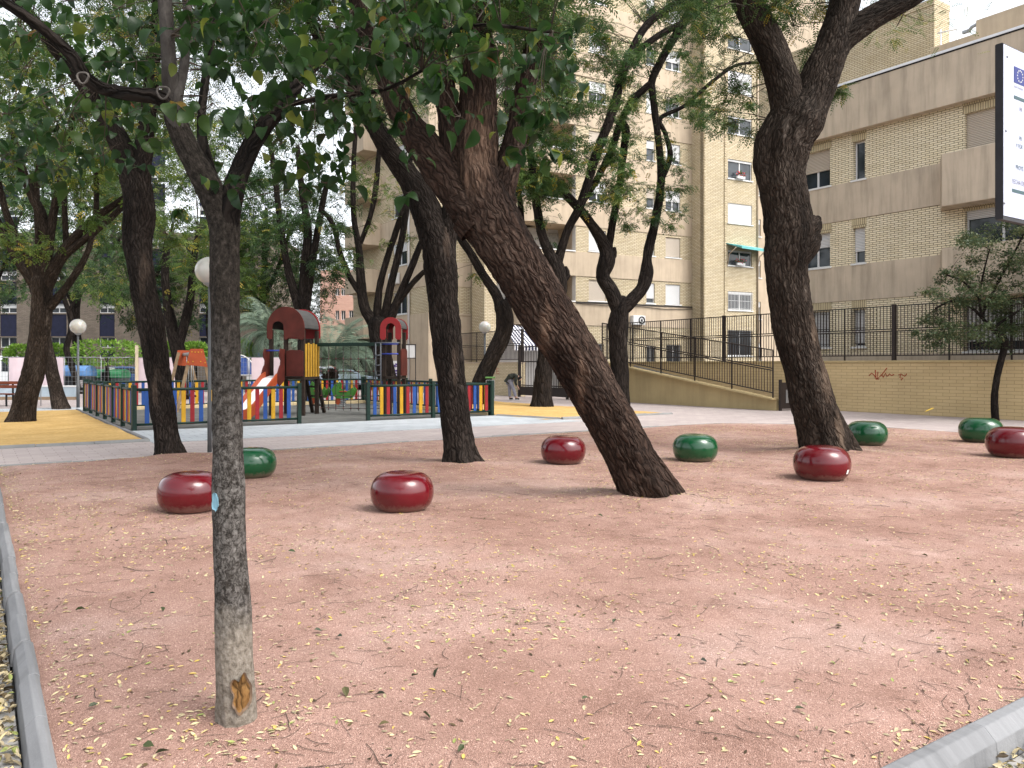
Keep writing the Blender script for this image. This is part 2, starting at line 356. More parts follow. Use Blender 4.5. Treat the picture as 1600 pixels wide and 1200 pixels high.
def mat_shutter(name, col):
    m, t, b = newmat(name, .55); s = N(t, "ShaderNodeSeparateXYZ"); t.links.new(coord(t, "UV"), s.inputs[0])
    f = N(t, "ShaderNodeMath", operation='MULTIPLY'); f.inputs[1].default_value = 2*math.pi/.055; t.links.new(s.outputs[1], f.inputs[0])
    q = N(t, "ShaderNodeMath", operation='SINE'); t.links.new(f.outputs[0], q.inputs[0])
    t.links.new(ramp(t, q.outputs[0], [(.02, tuple(c*.62 for c in col)), (.25, col)]), b.inputs["Base Color"]); bump(t, b, q.outputs[0], .5, .02); return m
M['shut_w'] = mat_shutter("white_roller_shutter", (.72, .72, .72)); M['shut_b'] = mat_shutter("beige_roller_shutter", (.55, .47, .38))

class Fac:
    """a facade: local x along it (to the right seen from outside), y into the building, z up"""
    def __init__(s, root, p, ang):       # p: (cam x, cam depth) of the origin; ang: direction of +x in the camera's ground frame
        s.c = p; s.d = (math.cos(ang), math.sin(ang)); s.root = root
    def sx(s, px):
        k = (px-800)/F; return (k*s.c[1]-s.c[0])/(s.d[0]-k*s.d[1])
    def z(s, px, py):
        d = s.c[1]+s.sx(px)*s.d[1]; return CAMH-(py-HY)/F*d
    def world(s): return RGT*s.c[0]+FWD*s.c[1]
def fac(name, label, p, ang, cat="building"):
    w = RGT*p[0]+FWD*p[1]; rz = ang-YAW
    root = tag(empty(name, w, rz), label, cat); return Fac(root, p, ang)
def wall_open(root, name, s0, s1, z0, z1, ops, mat, rev=.16, y=0.0, revmat=None):
    """one wall face with real openings (x0,x1,z0,z1) and their reveals"""
    ops = [(max(a, s0), min(b_, s1), max(c, z0), min(d, z1)) for a, b_, c, d in ops]
    ops = [o for o in ops if o[1]-o[0] > .05 and o[3]-o[2] > .05]
    X = sorted(set([s0, s1]+[v for o in ops for v in o[:2]])); Z = sorted(set([z0, z1]+[v for o in ops for v in o[2:]]))
    b = MB()
    for i in range(len(X)-1):
        for j in range(len(Z)-1):
            cx = (X[i]+X[i+1])/2; cz = (Z[j]+Z[j+1])/2
            if any(o[0] < cx < o[1] and o[2] < cz < o[3] for o in ops): continue
            b.quad((X[i], y, Z[j]), (X[i+1], y, Z[j]), (X[i+1], y, Z[j+1]), (X[i], y, Z[j+1]))
    for x0, x1, a, c in ops:
        b.quad((x0, y, a), (x0, y+rev, a), (x0, y+rev, c), (x0, y, c)); b.quad((x1, y+rev, a), (x1, y, a), (x1, y, c), (x1, y+rev, c))
        b.quad((x0, y+rev, c), (x1, y+rev, c), (x1, y, c), (x0, y, c)); b.quad((x0, y, a), (x1, y, a), (x1, y+rev, a), (x0, y+rev, a))
    return b.build(name, mat, root)
def window(root, x0, x1, z0, z1, y=.10, shut=0.0, shm='shut_w', panes=2, sill=True, glass='glass', bars=False, frame='white', y0=0.0):
    f = MB(); w = .055; e = .004
    f.bx(x0+e, x0+w, y, y+.05, z0+e, z1-e); f.bx(x1-w, x1-e, y, y+.05, z0+e, z1-e); f.bx(x0+w, x1-w, y+.001, y+.05, z0+e, z0+w); f.bx(x0+w, x1-w, y+.001, y+.05, z1-w, z1-e)
    for i in range(1, panes): xm = x0+(x1-x0)*i/panes; f.bx(xm-.035, xm+.035, y-.004, y+.046, z0+w, z1-w)
    o = f.build("window", M[frame], root)
    g = MB(); g.bx(x0+w*.6, x1-w*.6, y+.03, y+.045, z0+w*.6, z1-w*.6); g.build("pane", M[glass], o)
    if shut > 0: s = MB(); s.bx(x0+.012, x1-.012, y-.045, y-.012, z1-(z1-z0)*shut, z1-.006); s.build("shutter", M[shm], o)
    if sill: s = MB(); s.bx(x0-.07, x1+.07, y0-.06, y0+.11, z0-.06, z0+.004); s.build("sill", M['sill'], o)
    if bars:
        s = MB(); k = max(3, int((x1-x0)/.12))
        for i in range(k+1): x = x0+(x1-x0)*i/k; s.bx(x-.009, x+.009, y0-.07, y0-.052, z0+.04, z1-.02)
        for q in (.08, .5, .92): z = z0+(z1-z0)*q; s.bx(x0-.03, x1+.03, y0-.052, y0-.036, z-.012, z+.012)
        s.build("window_grille", M['white' if bars == 'w' else 'metal_brown'], o)
    return o

# ---------- right building (facade parallel to the long street wall)
A_U = math.radians(90)+YAW      # world +Y seen in the camera frame: direction (-sin, cos)
d0 = 29.6; p0 = ((1300-800)/F*d0, d0)
RB = fac("apartment_building", "low apartment block with wide grey-brown bands and yellow brick, behind the fence at the right", p0, A_U+math.pi)
# local +x of this facade runs towards the viewer's right (world -Y)
def rbz(py): return CAMH-(py-HY)/F*d0
zb = [rbz(143), rbz(216.5), rbz(290.5), rbz(348), rbz(417.5), rbz(472), rbz(547)]
xs0, xs1 = RB.sx(1236), 16.5
cols = [(RB.sx(1253), RB.sx(1297)), (RB.sx(1333), RB.sx(1351.5)), (RB.sx(1507.5), RB.sx(1507.5)+2.2), (RB.sx(1507.5)+3.6, RB.sx(1507.5)+4.4), (RB.sx(1507.5)+6.5, RB.sx(1507.5)+8)]
r = RB.root
rows = [(zb[2], zb[1]), (zb[4], zb[3]), (zb[6]-.15, zb[5])]
for ri, (za, zt) in enumerate(rows):
    ops = []
    for ci, (a, b_) in enumerate(cols):
        top = zt-.34; bot = za+.03 if ri < 2 else za+.25
        if ci == 2: bot = za-.2 if ri == 0 else za+.03
        ops.append((a, b_, bot, top))
    wall_open(r, "wall", xs0, xs1, za, zt, ops, M['brick_r'], .22)
    for ci, (a, b_, bot, top) in enumerate(ops):
        l = MB(); l.bx(a-.06, b_+.06, -.012, .05, top+.003, zt-.003); l.build("lintel", M['brick_lintel'], r)
        sh = [[.55, 0, .68, .3, .5], [.42, .66, .22, .5, .3], [.95, .9, .8, 1, .5]][ri][ci]
        window(r, a, b_, bot, top, .16, sh, 'shut_b' if (ri == 0 and ci in (0, 2)) else 'shut_w', 1 if ci in (1, 3) else 2, True, 'glass', True if ri == 2 else False)
b = MB()
b.bx(xs0, xs1, -.32, .3, zb[1], zb[0]-.06)                       # roof parapet, overhanging
b.build("parapet", M['stucco_r'], r)
b = MB(); b.bx(xs0-.03, xs1, -.36, .36, zb[0]-.03, zb[0]+.05); b.build("coping", M['flash'], r); b = MB(); b.bx(xs0-.02, xs1, -.335, .33, zb[0]-.075, zb[0]-.031); b.build("drip_edge", M['black'], r)
for (za, zt) in ((zb[3], zb[2]), (zb[5], zb[4]), (-.1, zb[6]-.15)):
    b = MB(); b.bx(xs0-.005, xs1, -.03, .3, za, zt); b.build("render_band", M['stucco_r'], r)
xb = RB.sx(1470)
for (za, zt) in ((zb[3]-.22, zb[2]+.10), (zb[5]-.22, zb[4]+.10)):
    b = MB(); out = [(xb, -.035), (xb+.42, -.75), (xs1-3.3, -.75), (xs1-2.9, -.035)]
    b.prism(out, (0, 0, za), (1, 0, 0), (0, 1, 0), zt-za); b.build("balcony", M['stucco_r'], r, bevel=.02)
b = MB(); b.bx(xs0, xs1, .3, 9, -.1, zb[0]-.3); b.build("core", M['brick_r'], r)
# roof volumes, set back
pb = (1460-800)/F; dB = 34.0
xB = (pb*dB-p0[0])*RB.d[0]+(dB-p0[1])*RB.d[1]; nrm = (-RB.d[1], RB.d[0]); yB = (pb*dB-p0[0])*nrm[0]+(dB-p0[1])*nrm[1]
ztop = CAMH+(HY-5)/F*dB
b = MB(); b.bx(xB-9.2, xB, yB, yB+1.25, zb[0]-.8, ztop-.05); b.bx(xB-9.2, xB+.01, yB-.03, yB+1.28, ztop-.05, ztop+.22)
b.bx(xB-3.05, xB-2.98, yB-.02, yB+.01, zb[0]-.8, ztop-.06)
b.build("roof_block", [M['brick_m']], r)
s1525 = (1525-800)/F; yS = 2.2
def on(px, y):     # local x where the ray of column px meets local depth y
    k = (px-800)/F; o = (p0[0]+nrm[0]*y, p0[1]+nrm[1]*y); return (k*o[1]-o[0])/(RB.d[0]-k*RB.d[1])
def zon(px, py, y):
    x = on(px, y); d = p0[1]+nrm[1]*y+x*RB.d[1]; return CAMH-(py-HY)/F*d
b = MB(); b.bx(on(1455, 3.4), on(1535, 3.4), 3.4, 6, zb[0]-.5, zon(1459, 74, 3.4)); b.build("roof_block", M['stucco_m'], r)
b = MB(); b.bx(on(1525, yS), xs1, yS, 6, zb[0]-.5, zon(1525, 32, yS)); b.build("roof_block", M['stucco_m'], r)
b = MB(); xx = on(1517, yS); zz = zon(1517, 42, yS); b.tube([(xx+.3, yS+.1, zz+.1), (xx, yS+.05, zz), (xx-.12, yS+.05, zz-.12)], .06, 8); b.bx(xx-.3, xx-.05, yS, yS+.1, zz-.14, zz-.04); b.build("roof_light_fitting", M['grey_metal'], r)
b = MB()
for px in (1470, 1495):
    x = on(px, 4.5); b.tube([(x, 4.5, zb[0]), (x, 4.5, zon(px, 46, 4.5))], .03, 6)
b.tube([(on(1465, 4.5), 4.5, zon(1465, 52, 4.5)), (on(1497, 4.5), 4.5, zon(1497, 45, 4.5))], .03, 6); b.build("roof_rail", M['sill'], r)

# ---------- middle building: long block of flats in four planes
A_M = math.atan2(1240, 2300); pD = ((1000-800)/F*48, 48.0)
MD = fac("apartment_building", "tall cream brick block of flats with beige bands, balconies and a projecting stair tower", pD, A_M)
r = MD.root; FL = 2.903; z0 = MD.z(1000, 476)
sL, sR = MD.sx(899), MD.sx(1080.5); NR = 7
wc = [(MD.sx(920), MD.sx(947)), (MD.sx(1010), MD.sx(1023)), (MD.sx(1040), MD.sx(1063))]
shs = [[1, .75, .97], [.96, .3, .95], [.6, .5, .55], [1, .4, .8], [.5, 1, .3], [.9, .2, .6], [.8, .5, 1]]
for k in range(NR):
    za = z0+FL*k; zt = za+1.50; ops = [(a, b_, za+.10, zt-.17) for a, b_ in wc]
    wall_open(r, "wall", sL, sR, za, zt, ops, M['brick_m'])
    for ci, o in enumerate(ops): window(r, *o, .10, shs[k][ci], 'shut_w' if (k+ci) % 3 else 'shut_b', 1 if ci == 1 else 2)
    b = MB(); b.bx(sL-.01, sR, -.04, .3, zt, za+FL if k < NR-1 else zt+2.2); b.build("render_band", M['stucco_m'], r)
b = MB(); b.bx(sL-.01, sR, -.04, .3, z0-1.35, z0); b.build("render_band", M['stucco_m'], r)
b = MB(); b.tube([(sL, -.09, z0-.10), (sL+2, -.09, z0-.16), (sL+4, -.09, z0-.10), (sL+6.5, -.09, z0-.22), (sR, -.09, z0-.14)], .02, 5); b.bx(sL-.02, sR, -.08, -.045, z0-.06, z0+.02); b.build("facade_cable", M['cable'], r)
gops = [(MD.sx(1010), MD.sx(1024), z0-3.9, z0-2.5), (MD.sx(1042), MD.sx(1064), z0-3.9, z0-2.4), (MD.sx(912), MD.sx(942), z0-3.9, z0-2.4)]
wall_open(r, "wall", sL, sR, -.1, z0-1.35, gops, M['brick_m'])
for o in gops: window(r, *o, .10, 0, panes=2, bars=True)
# air conditioner under the lowest band
b = MB(); ax0, ax1 = MD.sx(984), MD.sx(1003); az = MD.z(994, 508); b.bx(ax0, ax1, -.36, -.05, az, az+.56); o = b.build("air_conditioner", M['white'], r, bevel=.02)
b = MB(); cx = ax0+(ax1-ax0)*.68
ring = [(cx+.2*math.cos(a), -.375, az+.28+.2*math.sin(a)) for a in [i*math.pi/12 for i in range(25)]]
b.tube(ring, .035, 6, 0, False); b.tube([(cx, -.37, az+.28), (cx, -.38, az+.28)], .07, 12); b.build("fan_grille", M['black'], o)
# stair tower E
tp_ = 1.05; sT0, sT1 = sR, MD.sx(1080.5)+7.2
nD = (-MD.d[1], MD.d[0])
def mon(px, y):
    k = (px-800)/F; o = (pD[0]+nD[0]*y, pD[1]+nD[1]*y); return (k*o[1]-o[0])/(MD.d[0]-k*MD.d[1])
def mzon(px, py, y):
    x = mon(px, y); d = pD[1]+nD[1]*y+x*MD.d[1]; return CAMH-(py-HY)/F*d
ty = -tp_; tL = sR; tA = mon(1131, ty); tW0, tW1 = mon(1137.5, ty), mon(1175, ty); tR = mon(1184, ty); ztop = 30
b = MB(); b.quad((tL, 0.3, -.1), (tL, ty, -.1), (tL, ty, ztop), (tL, .3, ztop)); b.quad((tR, ty, -.1), (tR, 1, -.1), (tR, 1, ztop), (tR, ty, ztop)); b.build("side_wall", M['brick_m'], r)
rowsE = [(58, 79, 0, 0), (113, 147, 1, 0), (184, 211, .1, 0), (251, 281, .12, 0), (319, 350, .95, 0), (392, 416, .12, 'awn'), (456, 485, .16, 'w'), (516, 556, 0, True)]
ops = [(tW0, tW1, mzon(1157, b_, ty), mzon(1157, a, ty)) for a, b_, s_, x in rowsE]
wall_open(r, "wall", tA, tR, -.1, ztop, ops, M['brick_m'], .15, ty)
for (a, b_, s_, x), o in zip(rowsE, ops):
    w = window(r, *o, ty+.08, s_, 'shut_w', 2, True, 'glass' if s_ < .9 else 'curtain', x if x in ('w', True) else False, y0=ty)
    if x == 'awn':
        k = MB(); k.add([(tW0-.15, ty-.01, o[3]+.42), (tW1+.75, ty-.01, o[3]+.30), (tW1+.75, ty-.95, o[3]+.02), (tW0+.25, ty-.95, o[3]+.14),
                         (tW0-.15, ty-.01, o[3]+.38), (tW1+.75, ty-.01, o[3]+.26), (tW1+.75, ty-.95, o[3]-.12), (tW0+.25, ty-.95, o[3]+.0)], [(0, 1, 2, 3), (7, 6, 5, 4), (3, 2, 6, 7), (0, 3, 7, 4), (1, 5, 6, 2)])
        k.build("awning", paint("teal_awning", (.14, .42, .42), .8, .1), r)
        k = MB()
        for xx in (tW0-.05, tW1+.5): k.tube([(xx, ty-.02, o[3]-.9), (xx, ty-.15, o[3]-.3), (xx, ty-.75, o[3]+.06)], .03, 5)
        k.build("awning_bracket", M['stucco_m'], r)
    if x in (0, 'awn') and a in (251, 392):
        k = MB(); k.bx(tW0+.6, tW0+1.25, ty-.22, ty-.07, o[2]+.02, o[2]+.18); fb = k.build("flower_box", M['white'], w)
        k = MB(); rr = random.Random(a)
        for q in range(40): c = Vector((tW0+.9+rr.gauss(0, .2), ty-.16+rr.gauss(0, .05), o[2]+.28+rr.gauss(0, .08))); k.tube([c, c+Vector((rr.gauss(0, .04), rr.gauss(0, .04), .06))], .03, 4, rr.choice((0, 1)), True, False)
        k.build("flowers", [paint("green_stems", (.04, .10, .03)), paint("red_petals", (.45, .05, .06))], w)
b = MB()                                              # toothed brick panel on the tower's left part
b.bx(tL, tA, ty-.06, ty+.25, -.1, ztop)
for i in range(int(ztop/.20)):
    z = i*.20
    for x in (tL, tA-.02): b.bx(x-.02, x+.12, ty-.13, ty-.055, z, z+.11)
b.build("stair_panel", M['brick_m'], r)
b = MB(); b.tube([(tR-.06, ty-.06, 0), (tR-.06, ty-.06, ztop)], .05, 8); b.build("downpipe", M['stucco_m'], r)
# bay right of the tower, set back, seen beside and above the thick tree
fx1 = mon(1290, .2); ops = []
for k in range(9):
    za = .9+2.75*k; ops.append((tR+.25, tR+1.55, za+.95, za+2.1))
wall_open(r, "wall", tR, fx1, -.1, 29.2, ops, M['stucco_m'], .15, .2)
for o in ops: window(r, *o, .30, .3, 'shut_w', 2, True, y0=.2)
b = MB(); b.bx(sL, fx1, .35, 9, -.1, 29); b.build("core", M['stucco_m'], r)
# wing C: recessed balconies left of the corner
cy = 1.9; cL = mon(742, cy); cR = sL
b = MB(); b.quad((cL, cy, -.1), (cR+.5, cy, -.1), (cR+.5, cy, 26), (cL, cy, 26)); b.quad((sL, -.03, -.1), (sL, cy, -.1), (sL, cy, 26), (sL, -.03, 26)); b.build("recess_wall", M['white_wall'], r)
for k in range(-1, NR):
    za = z0+FL*k; zt = za+1.50; zc = za+FL if k < NR-1 else zt+2
    if k == -1: za = z0-1.35-.01; zt = z0-1.35; zc = z0
    bl = mon(838, -.05)
    out = [(sL-.02, -.05), (sL-.02, cy-.05), (bl-1.0, cy-.05)]+[(bl-.15-1.0*math.cos(a), .95-1.0*math.sin(a)) for a in [i*math.pi/2/8 for i in range(9)]]
    b = MB(); b.prism(out[::-1], (0, 0, zt+.0), (1, 0, 0), (0, 1, 0), zc-zt)
    b.build("balcony", M['stucco_m'], r)
    if k >= 0:
        b = MB(); b.bx(bl-1.05, sL-.03, -.10, -.02, za-.02, za+.05); b.build("balcony_ledge", M['sill'], r)
        b = MB(); b.bx(mon(868, cy)-.6, mon(868, cy)+.6, cy-.06, cy-.005, za-.6, za+1.3); b.build("balcony_door", M['curtain' if k % 2 else 'glass'], r)
pl0, pl1 = mon(757, .6), mon(776, .6)
b = MB(); b.bx(pl0, pl1, .6, 2.2, -.1, 26); b.build("pilaster", M['brick_m'], r)
for k in range(NR):
    za = z0+FL*k; b = MB(); b.bx(pl1, mon(836, 1.2), 1.2, 2.0, za+1.5, za+FL); b.build("render_band", M['stucco_m'], r)
    window(r, mon(790, 1.75), mon(815, 1.75), za+.1, za+1.4, 1.75, .5, y0=1.85)
b = MB(); b.bx(pl1, mon(836, 1.2), 1.2, 2.0, z0-1.35, z0); b.build("render_band", M['stucco_m'], r)
# striped awning over the ground-floor terrace
m, t, bs = newmat("striped_awning", .8); w_ = N(t, "ShaderNodeTexWave", wave_type='BANDS', bands_direction='X'); w_.inputs["Scale"].default_value = 1.6
t.links.new(coord(t, "UV"), w_.inputs["Vector"]); t.links.new(ramp(t, w_.outputs["Fac"], [(.45, (.03, .035, .08)), (.55, (.70, .70, .72))]), bs.inputs["Base Color"]); M['stripe'] = m
xa, xb_ = mon(795, .3), mon(838, .3); za = mzon(815, 508, .3); k = MB()
k.quad((xa-.5, -1.3, za-1.15), (xb_+.4, -1.3, za-1.15), (xb_+.4, .5, za), (xa-.2, .5, za)); k.quad((xa-.5, -1.3, za-1.45), (xb_+.4, -1.3, za-1.45), (xb_+.4, -1.3, za-1.15), (xa-.5, -1.3, za-1.15)); k.build("awning", M['stripe'], r)
# wing B and corner A
dB_ = 45.0; pB = ((715-800)/F*dB_, dB_)
MB_ = fac("apartment_building", "cream brick flats with a black vent grille, right of the small climbing tower", pB, A_M)
r = MB_.root; bL, bR = MB_.sx(670), MB_.sx(760); zq = MB_.z(715, 490); BF = 2.9
for k in range(6):
    za = zq+BF*k; zt = za+1.52
    g0, g1 = MB_.sx(738), MB_.sx(757)
    wall_open(r, "wall", bL, bR, za, zt, [(g0, g1, za+.05, zt-.02)], M['brick_m'], .25)
    b = MB(); b.quad((g0, .24, za), (g1, .24, za), (g1, .24, zt), (g0, .24, zt)); v = b.build("vent", M['white_wall'] if k else M['white_wall'], r)
    b = MB()
    for i in range(5): x = g0+(g1-g0)*(i+.2)/5; b.bx(x, x+(g1-g0)*.115, .01, .06, za+.06, zt-.03)
    b.build("vent_slats", M['black'], v)
    b = MB(); b.bx(bL, bR, -.04, .3, zt, za+BF); b.build("render_band", M['stucco_m'], r)
b = MB(); b.bx(bL, bR, -.04, .3, -.1, zq); b.tube([(bL, -.08, zq-.05), (bR, -.08, zq-.12)], .025, 5); b.build("render_base", M['stucco_m'], r)
# corner A: recedes to the left
cA = (pB[0]+MB_.d[0]*bL, pB[1]+MB_.d[1]*bL); A_A = math.radians(124.1)-math.pi   # +x runs right/near, ends at the corner
MA = fac("apartment_building", "narrow cream brick facade with air conditioner seen through the steep bare limbs", cA, A_A)
r2_ = MA.root; aL = MA.sx(552)
def az(px, py): return MA.z(px, py)
for k in range(6):
    za = zq+BF*k; zt = za+1.52
    ops = [(MA.sx(614), MA.sx(636), za+.1, zt-.1)]
    wall_open(r2_, "wall", aL, 0, za, zt, ops, M['brick_m'])
    window(r2_, *ops[0], .1, .4 if k % 2 else 0, 'shut_w', 2)
    b = MB(); b.bx(aL, .02, -.04, .3, zt, za+BF); b.build("render_band", M['stucco_m'], r2_)
    b = MB(); x0, x1 = MA.sx(566), MA.sx(596); b.bx(x0, x1, -1.2, -.045, za-1.3, za+.1); b.build("balcony", M['stucco_m'], r2_)
b = MB(); b.bx(aL, .02, -.04, .3, -.1, zq); b.build("render_base", M['stucco_m'], r2_)
b = MB(); b.tube([(MA.sx(641), -.1, 0), (MA.sx(641), -.1, zq+BF*6)], .07, 8); b.build("downpipe", M['white'], r2_)
b = MB(); xa = MA.sx(622); b.bx(xa-.5, xa+.4, -.42, -.08, zq+BF-1.0, zq+BF-.35); b.build("air_conditioner", M['white'], r2_, bevel=.02)
b = MB(); b.bx(0.1, bR, .35, 12, -.1, zq+BF*6); b.build("core", M['stucco_m'], r)

# ---------- far buildings
def far_block(label, px0, px1, d, ztop, wallm, cols, rows, panelm, ang=0.0):
    p = ((px0-800)/F*d, d); B_ = fac("apartment_building", label, p, ang); r = B_.root; L = B_.sx(px1)
    ops = [(B_.sx(a), B_.sx(b_), CAMH-(y1-HY)/F*d, CAMH-(y0-HY)/F*d) for a, b_ in cols for y0, y1, kd in rows]
    wall_open(r, "wall", 0, L, -.1, ztop, ops, wallm, .3); b = MB(); b.bx(0, L, .32, 10, -.1, ztop); b.build("core", wallm, r)
    i = 0
    for a, b_ in cols:
        for y0, y1, kd in rows:
            o = ops[i]; i += 1
            if kd == 'p': b = MB(); b.bx(o[0]+.01, o[1]-.01, .06, .2, o[2]+.01, o[3]-.01); b.build("balcony_panel", panelm, r)
            else: window(r, o[0], o[1], o[2], o[3], .15, kd, 'shut_w', 2, False, y0=0)
    return r
M['navy'] = paint("navy_panel", (.014, .016, .038), .5, .2)
rowsL = []
for k in range(6): y = -51*k; rowsL += [(527+y, 543+y, .0), (491+y, 525.5+y, 'p'), (472+y, 489+y, .55)] if k == 0 else [(491+y, 525.5+y, 'p'), (472+y, 489+y, .55)]
rowsL += [(546, 560, 0)]
far_block("brown brick apartment block with navy blue balcony panels at far left", -60, 420, 70, 13.2, M['brick_dark'],
          [(-48, -22), (0, 26), (79, 104), (155, 179), (233, 257), (311, 335)], rowsL, M['navy'])
far_block("distant pink brick house seen over the palms", 500, 566, 85, CAMH+148/F*85, M['brick_pink'],
          [(524, 530), (533, 540), (545, 552)], [(450, 462, 0.2), (485, 500, 0)], M['navy'])
far_block("distant beige house with a light blue shopfront behind the parked cars", 486, 660, 72, 5.2, M['stucco_m'],
          [(530, 552), (556, 563), (600, 612)], [(562, 590, 0)], M['navy'], math.radians(8))

# ------------------------------------------------------------------ walls, fences, ramp, gates
def fence2(label, a, b_, z0, tiers, bar=.11, post=3.6, thick=(), cat="fence", name="metal_fence"):
    """two-tier bar fence; a,b_ = (x,y,z base); bars vertical, rails follow the slope"""
    a = Vector(a); b_ = Vector(b_); L = math.hypot(b_.x-a.x, b_.y-a.y); dz = (b_.z-a.z)/L; rz = math.atan2(b_.y-a.y, b_.x-a.x)
    root = tag(empty(name, a, rz), label, cat); n = max(1, round(L/post))
    for i in range(n+1):
        x = L*i/n; big = (i in thick); w = .055 if big else .028; k = MB(); zz = dz*x
        if big: k.bx(x-w, x+w, -w, w, zz+0, zz+tiers[-1][1]+.05)
        else: k.bx(x-w*.7, x+w*.7, -.02, .02, zz+0, zz+tiers[0][0]+.01); k.bx(x-.018, x+.018, -.021, .021, zz+tiers[0][0]+.01, zz+tiers[-1][1]-.01)
        k.build("post", M['metal_brown'], root)
    for (t0, t1) in tiers:
        k = MB()
        for z in (t0, t1): k = MB(); k.bar((0, 0, z), (L, 0, z+dz*L), .05, .035, up=(0, 0, 1)); k.build("rail", M['metal_brown'], root)
        k = MB(); m_ = int(L/bar)
        for j in range(1, m_): x = L*j/m_; k.bx(x-.009, x+.009, -.008, .008, t0+dz*x, t1+dz*x)
        k.build("bar_panel", M['metal_brown'], root)
    return root
WX = 24.3; WT = 1.62
def wall(name, label, x0, x1, y0, y1, z1, mat, cap=None, cat="wall", group=None):
    root = tag(empty(name, ((x0+x1)/2, y0, 0)), label, cat, group); w = (x1-x0)/2; k = MB(); k.bx(-w, w, 0, y1-y0, -.1, z1); k.build("masonry", mat, root)
    if cap: k = MB(); k.bx(-w-.035, w+.035, -.01, y1-y0+.01, z1+.001, z1+.07); k.build("coping", cap, root, bevel=.008)
    return root
rw = wall("garden_wall", "long buff painted brick wall with a red graffiti scribble, along the right pavement", WX, WX+.3, 2.0, 28.2, WT, M['brick_paint'], M['stucco_buff'])
# graffiti: strokes on the wall face
def strokes(root, face_x, lines, wid, z_y, name="graffiti"):
    k = MB()
    for ln in lines:
        pts = [(face_x-.006, y, z) for y, z in ln]
        k.tube(pts, wid, 5, 0, True)
    return k.build(name, M['red_paint'], root)
def on_x(px, py, X):
    k = (px-800)/F; d = X/(FWD.x+RGT.x*k); p = P(px, py, d); return p
def gl(pts, X, root):
    w = root.location; return [(on_x(x, y, X).y-w.y, on_x(x, y, X).z-w.z) for x, y in pts]
strokes(rw, -.15, [gl(q, WX, rw) for q in ([(1358, 587), (1362, 583), (1366, 586), (1370, 592)], [(1368, 578), (1369, 593), (1374, 592)], [(1372, 581), (1371, 592), (1378, 585), (1380, 589)], [(1376, 588), (1386, 575)],
                                              [(1380, 590), (1384, 583), (1386, 588)], [(1387, 588), (1390, 584), (1393, 587), (1397, 585)], [(1404, 586), (1408, 584), (1406, 590), (1411, 591), (1408, 594)], [(1409, 585), (1414, 588), (1417, 584)])], .014, None)
fence2("tall dark brown railing on the long buff brick wall", (WX+.15, 2.0, WT+.06), (WX+.15, 28.2, WT+.06), 0, [(.17, .95), (1.02, 1.76)], .115, 1.79, (3, 7, 11))
# ramp in front of it
RX = 22.45; ry0, ry1 = 17.3, 26.2; rz0, rz1 = .36, 1.66
k = MB(); k.prism([(0, -.1), (ry1-ry0, -.1), (ry1-ry0, rz1), (0, rz0)], (.12, 0, 0), (0, 1, 0), (0, 0, 1), .24)
root = tag(empty("ramp_wall", (RX, ry0, 0)), "sloping buff rendered wall that carries the access ramp, low end by the thick tree", "wall"); k.build("masonry", M['stucco_buff'], root)
k = MB(); k.bar((0, -.02, rz0+.03), (0, ry1-ry0, rz1+.03), .32, .06); k.build("coping", M['stucco_buff'], root, bevel=.006)
k = MB(); k.prism([(0, -.1), (ry1-ry0, -.1), (ry1-ry0, rz1-.12), (0, .02)], (WX-.02, ry0, 0), (0, 1, 0), (0, 0, 1), WX-RX-.16)
tag(k.build("ramp_path", M['pave_grey']), kind="structure")
fence2("dark brown sloping railing along the ramp wall", (RX, ry0+.05, rz0+.07), (RX, ry1, rz1+.07), 0, [(.17, .93), (1.0, 1.62)], .115, 1.78, (), "railing", "ramp_railing")
k = MB(); root = tag(empty("ramp_gate", (RX+.1, ry0-.15, 0)), "low dark brown gate closing the foot of the ramp, beside the thick tree", "gate")
k.bx(.1, 1.6, -.02, .02, .06, .95); k.build("leaf", M['metal_brown'], root)
for x in (0.03, 1.67): k = MB(); k.bx(x-.04, x+.04, -.04, .04, -.05, 1.05); k.build("post", M['metal_brown'], root)
k = MB(); k.bx(.3, .75, -.03, -.021, .25, .7); k.build("notice_plate", M['grey_metal'], root)
wall("garden_wall", "short rendered wall between the ramp top and the tall gate", 22.2, 22.45, 26.3, 28.1, 1.55, M['stucco_buff'], M['stucco_buff'])
# tall gates and the far wall
def gate(label, x, y0, y1, h, solid=.5):
    L = y1-y0; root = tag(empty("metal_gate", (x, y0, 0), math.radians(90)), label, "gate")
    for s in (0, L/3, L): k = MB(); k.bx(s-.05, s+.05, -.05, .05, -.05, h+.05); k.build("post", M['metal_brown'], root)
    k = MB(); k.bx(.05, L-.05, -.02, .02, .08, solid); k.build("kick_panel", M['metal_brown'], root)
    k = MB()
    for z in (solid+.06, 1.7, h-.03):
        if z > solid: k = MB(); k.bx(.05, L-.05, -.022, .022, z-.025, z+.025); k.build("rail", M['metal_brown'], root)
    k = MB(); n = int(L/.13)
    for i in range(1, n): s = L*i/n; k.bx(s-.012, s+.012, -.011, .011, solid, h)
    k.build("bar_panel", M['metal_brown'], root); return root
gate("tall dark brown bar gate behind the leaning trunk, beside the bending person", 22.1, 28.2, 32.0, 2.45)
fw = wall("garden_wall", "cream brick wall with faint red letters behind the bending person", 22.2, 22.5, 32.05, 40.75, 1.62, M['brick_wall'], M['stucco_m'])
strokes(fw, -.15, [gl(q, 22.2, fw) for q in ([(773.5, 576), (770, 575), (769, 580), (770, 584), (773.5, 583)], [(780, 576), (776, 576), (776, 584), (780.5, 584)], [(776, 580), (779.5, 580)], [(764, 578), (764, 585)], [(764, 581), (767, 584)])], .012, None)
